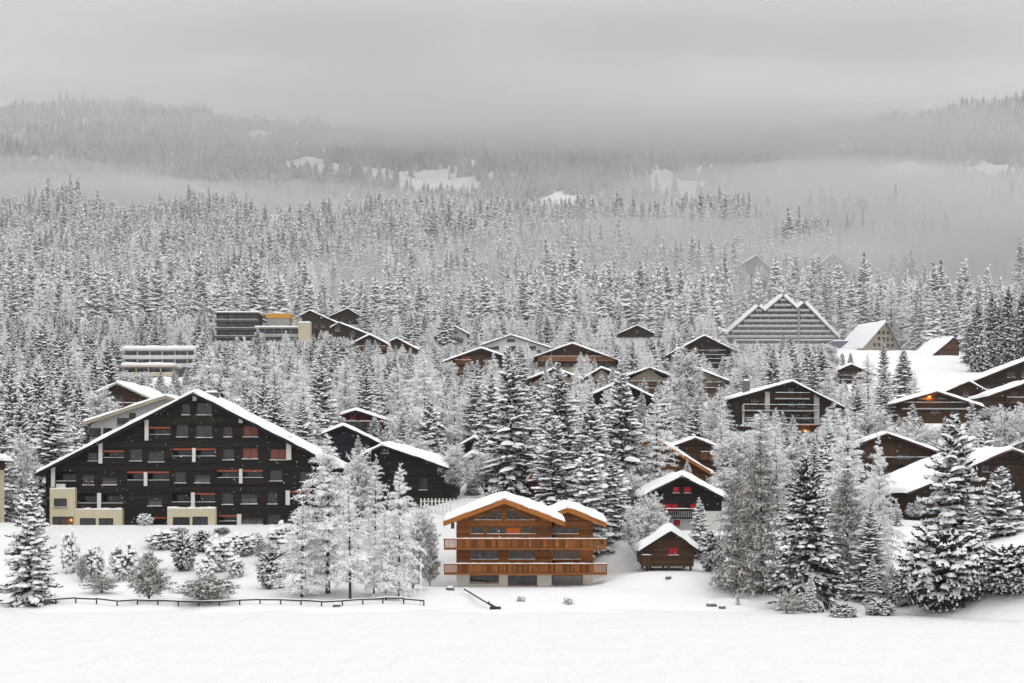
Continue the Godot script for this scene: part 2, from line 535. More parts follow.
const TREES := [
	["spruce_heavy",-47.26,-151.0,12.92,1.09,"big snow-loaded spruce standing by the fence at lower left"],
	["larch",-18.88,-158.0,16.33,1.32,"tallest frosted larch of the lakeside clump in front of the apartment block"],
	["larch",-21.27,-156.0,9.74,1.3,"shorter frosted larch leaning left in the lakeside clump"],
	["larch",-16.2,-154.0,12.51,1.0,"frosted larch in the middle of the lakeside clump"],
	["larch",-11.37,-155.0,13.65,0.81,"slim frosted larch at the right end of the fence"],
	["larch",-12.6,-154.0,9.41,0.96,"small frosted larch next to the slim one by the fence end"],
	["larch",-14.07,-157.0,6.8,1.13,"low frosted larch between the lakeside clump and the slim larch"],
	["spruce_dark",28.45,-148.0,14.61,1.12,"dark spruce with snow pads in the middle of the right-hand grove"],
	["larch_dull",25.65,-158.0,15.72,1.12,"broad greyish larch on the left of the right-hand grove"],
	["larch_dull",23.77,-162.0,12.37,0.95,"drooping greyish larch at the left edge of the right-hand grove"],
	["larch",36.22,-166.0,18.78,1.32,"tall frosted larch behind the dark spruce of the right-hand grove"],
	["larch",38.23,-160.0,16.45,0.76,"slender frosted larch at the right of the right-hand grove"],
	["larch_dull",34.04,-156.0,12.78,1.03,"greyish larch filling the foot of the right-hand grove"],
	["spruce",35.57,-153.0,10.0,1.34,"spruce tucked behind the right-hand grove"],
	["spruce_heavy",43.72,-152.0,16.81,1.14,"tall snow-clad spruce beside the broad-roofed chalet"],
	["spruce_heavy",47.73,-150.0,11.27,1.32,"snow-clad spruce right of the tallest one near the right edge"],
	["spruce_heavy",44.2,-147.0,7.97,1.66,"stocky snow-clad spruce between the two right-edge spruces"],
	["dark_shrub",39.46,-141.0,7.35,1.04,"big dark evergreen bush flecked with snow on the right shore"],
	["dark_shrub",45.09,-140.0,4.28,1.43,"dark evergreen bush with snow crown at the lower right corner"],
	["dark_shrub",37.26,-146.0,2.91,1.01,"small dark bush left of the big right-shore bush"],
	["spruce",0.0,-198.0,19.75,1.19,"tall dark spruce standing left of the centre pair"],
	["spruce",6.36,-196.0,17.57,1.4,"tall dark spruce behind the lake chalet's left roof"],
	["spruce",9.97,-192.0,15.8,1.49,"snowy spruce behind the lake chalet's right roof"],
	["spruce_heavy",8.98,-182.0,14.25,1.22,"drooping snow-laden spruce right behind the lake chalet"],
	["spruce",14.57,-204.0,19.82,1.15,"tall dark spruce right of the centre group"],
	["spruce_heavy",11.95,-184.0,10.15,1.47,"snowy young spruce beside the lake chalet's right gable"],
	["spruce",4.98,-187.0,14.41,1.5,"spruce with sweeping snowy boughs behind the lake chalet"],
	["larch",18.98,-203.0,15.04,1.27,"frosted larch left of the orange-brown gable"],
	["poplar",29.6,-262.0,19.27,1.0,"tall narrow frosted poplar left of the pyramid block"],
	["poplar",27.48,-258.0,15.09,1.04,"shorter frosted poplar next to the tall one"],
	["spruce",-28.92,-232.0,20.04,1.17,"tall dark spruce behind the apartment block's right roof"],
	["spruce_heavy",-12.03,-226.0,12.81,1.22,"snowy spruce right of the black barn"],
	["frosted",-7.13,-196.0,7.02,0.95,"round frosted birch right of the black barn"],
	["frosted",-18.4,-184.0,10.47,0.63,"round frosted birch between the apartment block and the black barn"],
	["frosted",-16.29,-228.0,12.35,0.63,"round frosted birch above the black barn"],
	["larch",-16.19,-182.0,11.25,1.05,"frosted larch in front of the black barn"],
	["spruce",-69.2,-214.0,18.83,1.03,"dark spruce at the left edge above the plaster house"],
	["spruce",-62.13,-208.0,17.88,1.18,"dark spruce with sweeping boughs left of the white house"],
	["spruce_heavy",-58.19,-206.0,16.1,0.77,"snowy spruce close left of the white house"],
	["frosted",-61.56,-229.0,9.14,0.94,"round frosted birch hiding the white house's left corner"],
	["frosted",-64.54,-202.0,11.73,0.56,"frosted thicket behind the big lower-left spruce"],
	["spruce",-76.08,-290.0,19.56,1.09,"dark spruce left of the terraced building"],
	["larch",-51.38,-262.0,19.44,1.23,"frosted larch above the apartment block's left roof"],
	["larch",-47.16,-270.0,20.68,1.1,"frosted larch above the apartment block's ridge"],
	["larch",-40.15,-262.0,20.63,1.2,"frosted larch in the row above the apartment block"],
	["larch",-34.74,-250.0,18.45,0.88,"frosted larch left of the tall dark spruce"],
	["spruce",-42.94,-228.0,12.47,1.41,"dark spruce just behind the apartment block's ridge"],
	["spruce",-36.1,-226.0,17.15,1.01,"dark spruce behind the apartment block's right slope"],
	["larch",-27.98,-258.0,18.25,1.06,"frosted larch right of the tall dark spruce"],
	["spruce",-24.36,-268.0,16.92,1.11,"dark spruce behind the red-brown chalet"],
	["larch",-19.99,-270.0,17.17,1.23,"frosted larch below the upper left cluster"],
	["larch",-14.95,-274.0,16.97,1.31,"frosted larch below the small white chalet"],
	["larch",-7.15,-262.0,15.19,1.51,"frosted larch below the balconied chalet"],
	["larch",-3.64,-280.0,17.4,1.04,"slim frosted larch right of the balconied chalet"],
	["larch",49.93,-330.0,11.79,2.09,"frosted larch left of the apartment chalet's chimney"],
	["larch",57.4,-340.0,13.61,1.78,"frosted larch behind the apartment chalet"],
	["larch",64.74,-345.0,12.27,1.83,"frosted larch between apartment chalet and pyramid block"],
	["spruce",69.45,-345.0,14.06,1.46,"dark spruce in front of the pyramid block's right side"],
	["spruce",83.34,-345.0,14.51,0.91,"slim dark spruce on the open slope, left of a pair"],
	["spruce",86.55,-340.0,14.05,1.35,"dark spruce on the open slope, right of a pair"],
	["larch",76.29,-330.0,13.21,1.62,"frosted larch left of the open slope"],
	["larch",48.21,-232.0,12.87,1.76,"frosted larch in front of the apartment chalet's right end"],
	["larch",36.07,-224.0,11.72,2.05,"frosted larch in front of the apartment chalet's left end"],
	["frosted",38.91,-214.0,8.54,1.06,"round frosted birch in front of the apartment chalet"],
	["frosted",31.28,-216.0,8.47,0.95,"round frosted birch left of the apartment chalet"],
	["frosted",59.18,-256.0,9.9,1.05,"round frosted birch above the brown gable on the right"],
	["frosted",64.85,-246.0,11.23,0.82,"round frosted birch below the lamplit chalet"],
	["spruce_heavy",65.73,-214.0,13.9,1.15,"snow-heavy pine behind the broad-roofed chalet"],
	["spruce_heavy",62.42,-222.0,13.72,1.07,"snow-heavy pine below the lamplit chalet"],
	["frosted",77.61,-240.0,11.71,0.73,"round frosted birch near the right edge"],
	["spruce_dark",130.12,-430.0,19.78,0.7,"leftmost dark spruce in the clump at the upper right edge","dark spruce clump at the right edge"],
	["spruce_dark",135.9,-436.0,22.37,0.68,"second from left dark spruce in the clump at the upper right edge","dark spruce clump at the right edge"],
	["spruce_dark",142.36,-442.0,23.32,0.71,"tallest dark spruce in the clump at the upper right edge","dark spruce clump at the right edge"],
	["spruce_dark",148.36,-448.0,21.97,0.82,"rightmost dark spruce in the clump at the upper right edge","dark spruce clump at the right edge"],
	["spruce_dark",143.86,-454.0,17.79,1.03,"broad foremost dark spruce in the clump at the upper right edge","dark spruce clump at the right edge"],
	["spruce_dark",136.81,-460.0,12.39,1.1,"short outlying dark spruce in the clump at the upper right edge","dark spruce clump at the right edge"],
	["spruce_dark",152.51,-466.0,15.92,1.18,"lower right dark spruce in the clump at the upper right edge","dark spruce clump at the right edge"],
	["spruce_heavy",21.73,-178.0,6.8,1.18,"small snowy spruce in front of the red-shuttered chalet"],
	["dark_shrub",21.69,-167.0,4.5,0.61,"dark snow-capped bush right of the stilt hut"],
	["frosted",15.59,-174.0,8.62,0.72,"frosted weeping tree left of the red-shuttered chalet"],
	["frosted",14.56,-178.0,7.11,0.61,"small frosted tree behind the lake chalet's right gable"],
	["shrub",-44.23,-172.0,2.17,0.68,"low snow mound bush right of the rounded evergreen"],
	["shrub",-41.86,-171.0,1.96,0.64,"tiny snow-buried bush in the middle of the left garden"],
	["shrub",-30.09,-181.0,2.15,0.92,"snowy bush under the apartment block's right windows"],
	["shrub",-24.62,-178.0,2.95,0.81,"snowy bush behind the lakeside larches"],
	["shrub",-39.91,-184.0,0.71,3.17,"snow-buried bush before the middle cream box"],
	["dark_shrub",-34.65,-184.0,0.69,2.51,"short dark hedge end before the awninged door"],
	["shrub",-30.11,-168.0,2.35,0.7,"low snow mound right of the dark cone"],
	["shrub",-33.29,-167.0,2.59,0.79,"low snow mound at the dark cone's foot"],
	["bare_shrub",-28.25,-174.0,3.17,0.47,"thin bare bush in the right garden"],
	["bare_shrub",-46.35,-166.0,3.26,0.31,"thin bare sprig in the left garden"],
	["bare_shrub",-40.89,-173.0,1.93,0.76,"thin bare bush behind the rounded evergreen"],
	["shrub",-22.58,-164.0,3.5,0.57,"snow mound bush right of the dark round evergreen"],
	["bare_shrub",-35.95,-152.5,4.5,0.95,"greyish weeping shrub by the fence"],
	["bare_shrub",-30.01,-152.0,2.78,2.06,"wide bare shrub leaning over the fence"],
	["shrub",-48.79,-170.0,4.52,0.46,"small snowy evergreen left end of the garden row"],
	["shrub",-45.71,-168.0,3.76,0.54,"small snowy evergreen second in the garden row"],
	["shrub",-41.97,-167.0,4.1,0.64,"rounded snowy evergreen in the garden row"],
	["dark_shrub",-36.42,-171.0,4.18,0.63,"dark conical evergreen with snow bands in the garden"],
	["shrub",-32.42,-171.0,3.85,0.87,"spreading snowy evergreen right of the dark cone"],
	["dark_shrub",-25.14,-162.0,4.16,0.78,"dark round evergreen with thick snow cap in the garden"],
	["shrub",-26.17,-176.0,4.09,0.89,"snowy evergreen behind the dark round one"],
	["shrub",-41.02,-181.0,2.38,1.39,"low snow-covered shrub at the apartment block's foot"],
	["dark_shrub",-36.12,-180.0,2.63,0.97,"low dark hedge piece at the apartment block's foot"],
	["shrub",-44.33,-186.0,1.49,1.22,"little conifer at the apartment block's ground floor"],
	["shrub",-31.62,-179.0,2.73,1.2,"low snowy shrub right of the dark hedge piece"],
	["bare_shrub",-42.06,-158.0,2.17,1.5,"low spreading bare shrub in the left garden"],
	["frosted",-10.28,-172.0,8.61,0.65,"frosted shrub left of the lake chalet"],
	["bare_shrub",-10.29,-160.0,4.71,0.62,"bare snowy shrub below the picket fence"],
	["bare_shrub",25.81,-143.0,2.5,0.91,"bare bush at the foot of the right-hand grove"],
	["spruce_heavy",27.86,-144.0,3.88,1.11,"tiny snowy spruce in front of the right-hand grove"],
	["spruce_heavy",35.16,-150.0,4.91,1.28,"young snowy spruce right of the grove"],
	["bare_shrub",37.11,-150.0,4.17,0.53,"small bare tree behind the young spruce"],
	["dark_shrub",29.88,-139.0,1.72,1.34,"flat dark juniper under snow on the shore, left of two"],
	["dark_shrub",33.69,-141.0,1.91,1.31,"flat dark juniper under snow on the shore, right of two"],
	["spruce_heavy",22.01,-150.0,1.59,0.99,"tiny seedling spruce on the lake bank"],
	["shrub",0.89,-152.0,0.71,1.04,"snow-crusted tuft left in front of the lake chalet"],
	["shrub",5.49,-151.0,0.86,0.96,"snow-crusted tuft right in front of the lake chalet"],
	["bare_shrub",-8.84,-166.0,4.42,0.46,"frosted twiggy bush at the lake chalet's left corner"],
]


func make_trees() -> void:
	for t in TREES:
		plant(t[0], t[1], t[2], t[3], t[4], t[5], t[6] if t.size() > 6 else "")
	make_fill()

func forest(called: String, t: Dictionary, spots: Array, a: Material, b: Material) -> void:
	var m := ArrayMesh.new()
	for pair in [[t.trunk, M.bark], [t.a, a], [t.b, b]]:
		m.add_surface_from_arrays(Mesh.PRIMITIVE_TRIANGLES, pair[0].surface_get_arrays(0))
		m.surface_set_material(m.get_surface_count() - 1, pair[1])
	var mm := MultiMesh.new()
	mm.transform_format = MultiMesh.TRANSFORM_3D
	mm.mesh = m
	mm.instance_count = spots.size()
	for i in spots.size(): mm.set_instance_transform(i, spots[i])
	var o := MultiMeshInstance3D.new()
	o.name = numbered(called)
	o.multimesh = mm
	add_child(o)
	tag(o, "dense snowy conifer forest covering the misty mountainside", "forest", "forest on the mountain", "stuff")

const CLEARINGS := [
	[90,316,20,24],
	[98,340,28,36],
	[114,400,30,50],
	[130,465,30,60],
	[150,540,32,60],
	[168,610,32,55],
	[-98,930,24,75],
	[-88,830,18,50],
	[-406,2950,60,60],
	[-300,2900,95,60],
	[-190,2840,95,75],
	[-110,2760,60,140],
	[286,2690,60,230],
	[350,2790,90,70],
	[124,2530,95,90],
	[810,2850,150,90],
	[610,2780,60,50],
	[-640,2700,40,50],
	[280,960,26,80],
	[300,1060,24,80],
]
const VIEWS := [
	[700.0,0.2091,0.224,76.0],
	[720.0,0.1364,0.213,82.06],
	[560.0,-0.1935,-0.1286,67.36],
	[430.0,-0.2558,-0.2091,41.99],
]


func make_forest() -> void:
	var r := RandomNumberGenerator.new()
	r.seed = 77
	var far_s := bough_set("spruce", r, 6, 0.5, 1.0, 0.4, 0.2)
	var far_d := bough_set("spruce", r, 6, 0.5, 0.88, 0.28, 0.22)
	var far_l := bough_set("larch", r, 6, 0.62, 0.93, 0.0, 0.085)
	var kinds := [conifer(r, far_s, 24.0, 4.6, 1.0, 8, 0.05, 0.82, 0.45), conifer(r, far_d, 26.0, 4.2, 1.1, 8, 0.08, 0.8, 0.45), conifer(r, far_s, 21.0, 4.4, 1.0, 8, 0.06, 0.9, 0.5), conifer(r, far_l, 22.0, 4.6, 1.2, 8, 0.1, 0.85, 0.5, true)]
	var spots := [[], [], [], []]
	var d := 640.0
	while d < 4000.0:
		var step := (9.4 if d < 1000.0 else 10.4) if d < 1800.0 else 13.0
		var pads := near_pads(d)
		var half := 0.37 * d + 30.0
		var x := -half
		while x < half:
			x += step * r.randf_range(0.7, 1.4)
			var px := x + r.randf_range(-2.0, 2.0)
			var pd := d + r.randf_range(-0.5, 0.5) * step
			if not wooded(px, pd): continue
			var h := r.randf_range(0.6, 1.3) if r.randf() < 0.85 else r.randf_range(1.25, 1.55)
			var wide := 1.0 if d < 1800.0 else 1.35
			var y := ground(px, pd, pads)
			if d < 1100.0:
				if inside_house(px, pd, pads): continue
				h = minf(h, headroom(px, pd, y, 2.5) / 24.0)
				if h < 0.2: continue
			var clump := noise_c.get_noise_2d(px * 2.6 + 400.0, pd * 1.6)
			h *= 1.0 + 0.45 * clump
			var kind: int = ([1, 1, 2] if clump > 0.08 else [0, 2, 0])[r.randi() % 3] if r.randf() < 0.75 else r.randi() % 3
			if noise_c.get_noise_2d(px * 1.5, pd * 1.5) > 0.05 and r.randf() < (0.5 if d < 1000.0 else 0.3): kind = 3
			var b := (Basis(Vector3.RIGHT, r.randf_range(-0.05, 0.05)) * Basis(Vector3.BACK, r.randf_range(-0.05, 0.05)) * Basis(Vector3.UP, r.randf() * TAU)).scaled_local(Vector3(h * wide * r.randf_range(0.85, 1.2), h, h * wide * r.randf_range(0.85, 1.2)))
			spots[kind].append(Transform3D(b, Vector3(px, y - 0.4, -pd)))
		d += step * 0.9
	var n := 0
	for k in 4:
		n += spots[k].size()
		forest("conifer_forest", kinds[k], spots[k], M.twigs if k == 3 else M.needles, M.frost if k == 3 else M.tree_snow)
	print("forest ", n)

# ------------------------------------------------------------------ mist
func mist(at: Vector3, size: Vector3, density: float, tint := 0.97, called := "mist_bank", tilt := 0.0) -> void:
	var f := FogVolume.new()
	f.shape = RenderingServer.FOG_VOLUME_SHAPE_ELLIPSOID
	f.size = size
	f.name = numbered(called)
	var m := FogMaterial.new()
	m.density = density
	m.albedo = Color(tint, tint, tint).linear_to_srgb()
	f.material = m
	add_child(f)
	f.position = at
	f.rotation_degrees.x = tilt
	tag(f, "", "", "", "stuff")

const MISTS := [
	[-144.55,135.77,-1050.0,886.36,75.0,1100.0,0.0032,1.0,"mist_bank",14],
	[162.27,145.32,-1050.0,750.0,81.82,1100.0,0.0034,1.0,"mist_bank",14],
	[-582.34,344.12,-1900.0,518.18,148.05,400.0,0.003,1.0,"mist_bank",0],
	[310.55,160.55,-980.0,114.55,70.0,220.0,0.002,1.0,"mist_bank",0],
	[168.31,146.0,-900.0,128.57,25.71,150.0,0.0035,1.0,"mist_bank",0],
	[0,2150,-5600,16000,2100,2600,0.0005,1.0,"cloud_bank",0],
	[-918.95,704.28,-3130.95,1500.0,99.0,1323.91,0.00042,1.0,"cloud_bank",15.77],
	[-918.95,704.28,-3130.95,900.0,59.4,794.35,0.00042,1.0,"cloud_bank",15.77],
	[-370.65,770.63,-3136.26,1900.0,84.0,1303.14,0.0005,1.0,"cloud_bank",14.76],
	[-370.65,770.63,-3136.26,1140.0,50.4,781.88,0.0005,1.0,"cloud_bank",14.76],
	[212.06,739.48,-3023.86,1900.0,99.0,1304.76,0.00059,1.0,"cloud_bank",14.89],
	[212.06,739.48,-3023.86,1140.0,59.4,782.86,0.00059,1.0,"cloud_bank",14.89],
	[823.16,815.07,-3267.19,1700.0,102.0,1137.65,0.00059,1.0,"cloud_bank",13.91],
	[823.16,815.07,-3267.19,1020.0,61.2,682.59,0.00059,1.0,"cloud_bank",13.91],
	[1043.25,691.64,-2986.27,1200.0,108.0,1423.86,0.0005,1.0,"cloud_bank",15.08],
	[1043.25,691.64,-2986.27,720.0,64.8,854.31,0.0005,1.0,"cloud_bank",15.08],
	[-639.59,783.51,-2966.75,1800.0,90.0,1492.88,0.00042,1.0,"cloud_bank",15.89],
	[-639.59,783.51,-2966.75,1080.0,54.0,895.73,0.00042,1.0,"cloud_bank",15.89],
	[517.19,722.13,-3211.57,900.0,57.0,1346.23,0.00059,1.0,"cloud_bank",13.47],
	[517.19,722.13,-3211.57,540.0,34.2,807.74,0.00059,1.0,"cloud_bank",13.47],
	[-61.42,790.31,-2956.0,2200.0,90.0,1311.35,0.00042,1.0,"cloud_bank",13.18],
	[-61.42,790.31,-2956.0,1320.0,54.0,786.81,0.00042,1.0,"cloud_bank",13.18],
	[-141.48,708.57,-3026.08,1300.0,78.0,1196.78,0.0005,1.0,"cloud_bank",13.09],
	[-141.48,708.57,-3026.08,780.0,46.8,718.07,0.0005,1.0,"cloud_bank",13.09],
	[-533.45,721.59,-3135.57,900.0,60.0,1276.21,0.00034,1.0,"cloud_bank",15.53],
	[-533.45,721.59,-3135.57,540.0,36.0,765.73,0.00034,1.0,"cloud_bank",15.53],
	[385.48,755.3,-3157.65,1500.0,78.0,1356.12,0.0005,1.0,"cloud_bank",14.5],
	[385.48,755.3,-3157.65,900.0,46.8,813.67,0.0005,1.0,"cloud_bank",14.5],
	[-1027.12,775.08,-3214.98,900.0,78.0,1282.93,0.0005,1.0,"cloud_bank",13.83],
	[-1027.12,775.08,-3214.98,540.0,46.8,769.76,0.0005,1.0,"cloud_bank",13.83],
	[-630.83,415.74,-2149.3,620.0,90.0,549.35,0.00277,1.0,"mist_bank",11.36],
	[-630.83,415.74,-2149.3,372.0,54.0,329.61,0.00277,1.0,"mist_bank",11.36],
	[-377.65,400.7,-2062.34,600.0,60.0,447.29,0.00202,1.0,"mist_bank",8.92],
	[-377.65,400.7,-2062.34,360.0,36.0,268.37,0.00202,1.0,"mist_bank",8.92],
	[-115.7,366.9,-1936.71,500.0,37.5,410.53,0.00113,1.0,"mist_bank",11.07],
	[-115.7,366.9,-1936.71,300.0,22.5,246.32,0.00113,1.0,"mist_bank",11.07],
	[138.16,370.48,-1970.12,500.0,37.5,526.99,0.00101,1.0,"mist_bank",9.55],
	[138.16,370.48,-1970.12,300.0,22.5,316.19,0.00101,1.0,"mist_bank",9.55],
	[469.12,427.38,-2137.41,700.0,90.0,527.1,0.00227,1.0,"mist_bank",8.0],
	[469.12,427.38,-2137.41,420.0,54.0,316.26,0.00227,1.0,"mist_bank",8.0],
	[280.0,247.36,-1400,330.0,90.0,225.17,0.00224,1.0,"mist_bank",14.1],
	[280.0,247.36,-1400,198.0,54.0,135.1,0.00224,1.0,"mist_bank",14.1],
	[339.29,217.98,-1250,300.0,120.0,256.4,0.0028,1.0,"mist_bank",14.8],
	[339.29,217.98,-1250,180.0,72.0,153.84,0.0028,1.0,"mist_bank",14.8],
	[243.74,158.7,-1020,180.0,60.0,247.69,0.00308,1.0,"mist_bank",5.73],
	[243.74,158.7,-1020,108.0,36.0,148.61,0.00308,1.0,"mist_bank",5.73],
	[337.86,182.43,-1100,200.0,110.0,275.53,0.0028,1.0,"mist_bank",12.79],
	[337.86,182.43,-1100,120.0,66.0,165.32,0.0028,1.0,"mist_bank",12.79],
	[217.4,234.54,-1350,260.0,60.0,232.37,0.00168,1.0,"mist_bank",5.87],
	[217.4,234.54,-1350,156.0,36.0,139.42,0.00168,1.0,"mist_bank",5.87],
	[-611.17,556.32,-2600,1500.0,70.0,1300.0,0.00035,1.0,"mist_bank",18],
	[-611.17,556.32,-2600,900.0,42.0,780.0,0.00035,1.0,"mist_bank",18],
	[-20.26,549.57,-2600,1500.0,60.0,1300.0,0.00028,1.0,"mist_bank",18],
	[-20.26,549.57,-2600,900.0,36.0,780.0,0.00028,1.0,"mist_bank",18],
	[570.65,563.08,-2600,1500.0,80.0,1300.0,0.00049,1.0,"mist_bank",18],
	[570.65,563.08,-2600,900.0,48.0,780.0,0.00049,1.0,"mist_bank",18],
	[-526.77,1139.23,-4206.43,817.99,117.1,750.52,0.00031,1.0,"cloud_bank",15.56],
	[-526.77,1139.23,-4206.43,490.8,70.26,450.31,0.00031,1.0,"cloud_bank",15.56],
	[-949.51,1161.01,-3957.94,890.68,170.51,765.48,0.00055,1.0,"cloud_bank",7.4],
	[-949.51,1161.01,-3957.94,534.41,102.31,459.29,0.00055,1.0,"cloud_bank",7.4],
	[-228.8,1192.69,-3815.84,1670.93,178.38,852.07,0.00065,1.0,"cloud_bank",8.53],
	[-228.8,1192.69,-3815.84,1002.56,107.03,511.24,0.00065,1.0,"cloud_bank",8.53],
	[-327.28,1139.21,-4113.47,800.33,198.82,806.62,0.00039,1.0,"cloud_bank",15.27],
	[-327.28,1139.21,-4113.47,480.2,119.29,483.97,0.00039,1.0,"cloud_bank",15.27],
	[-468.01,1127.18,-3658.72,790.12,154.1,821.51,0.00053,1.0,"cloud_bank",10.46],
	[-468.01,1127.18,-3658.72,474.07,92.46,492.9,0.00053,1.0,"cloud_bank",10.46],
	[-143.28,1081.46,-3986.98,1274.57,185.32,791.41,0.00034,1.0,"cloud_bank",16.9],
	[-143.28,1081.46,-3986.98,764.74,111.19,474.85,0.00034,1.0,"cloud_bank",16.9],
	[877.77,1165.28,-3751.84,1439.42,193.44,798.29,0.00068,1.0,"cloud_bank",16.59],
	[877.77,1165.28,-3751.84,863.65,116.07,478.98,0.00068,1.0,"cloud_bank",16.59],
	[277.5,1109.17,-3683.07,738.7,195.89,819.2,0.00058,1.0,"cloud_bank",9.08],
	[277.5,1109.17,-3683.07,443.22,117.54,491.52,0.00058,1.0,"cloud_bank",9.08],
	[913.96,1117.35,-3834.75,875.43,169.24,734.39,0.00038,1.0,"cloud_bank",12.71],
	[913.96,1117.35,-3834.75,525.26,101.54,440.63,0.00038,1.0,"cloud_bank",12.71],
	[457.84,284.14,-1468.58,303.47,38.16,152.15,0.0015,1.0,"mist_bank",12.67],
	[457.84,284.14,-1468.58,182.08,22.9,91.29,0.0015,1.0,"mist_bank",12.67],
	[90.67,217.68,-1205.75,234.43,35.26,197.08,0.00237,1.0,"mist_bank",15.88],
	[90.67,217.68,-1205.75,140.66,21.16,118.25,0.00237,1.0,"mist_bank",15.88],
	[383.79,306.04,-1514.73,148.07,31.4,152.33,0.00239,1.0,"mist_bank",14.21],
	[383.79,306.04,-1514.73,88.84,18.84,91.4,0.00239,1.0,"mist_bank",14.21],
	[383.59,201.72,-1112.76,216.45,59.22,191.46,0.00252,1.0,"mist_bank",10.45],
	[383.59,201.72,-1112.76,129.87,35.53,114.87,0.00252,1.0,"mist_bank",10.45],
	[339.69,323.05,-1542.2,267.42,58.15,253.12,0.0024,1.0,"mist_bank",12.11],
	[339.69,323.05,-1542.2,160.45,34.89,151.87,0.0024,1.0,"mist_bank",12.11],
	[429.48,332.84,-1640.5,203.43,61.62,262.25,0.00192,1.0,"mist_bank",13.75],
	[429.48,332.84,-1640.5,122.06,36.97,157.35,0.00192,1.0,"mist_bank",13.75],
]
func make_mist() -> void:
	for m in MISTS: mist(Vector3(m[0], m[1], m[2]), Vector3(m[3], m[4], m[5]), m[6], m[7], m[8], m[9])


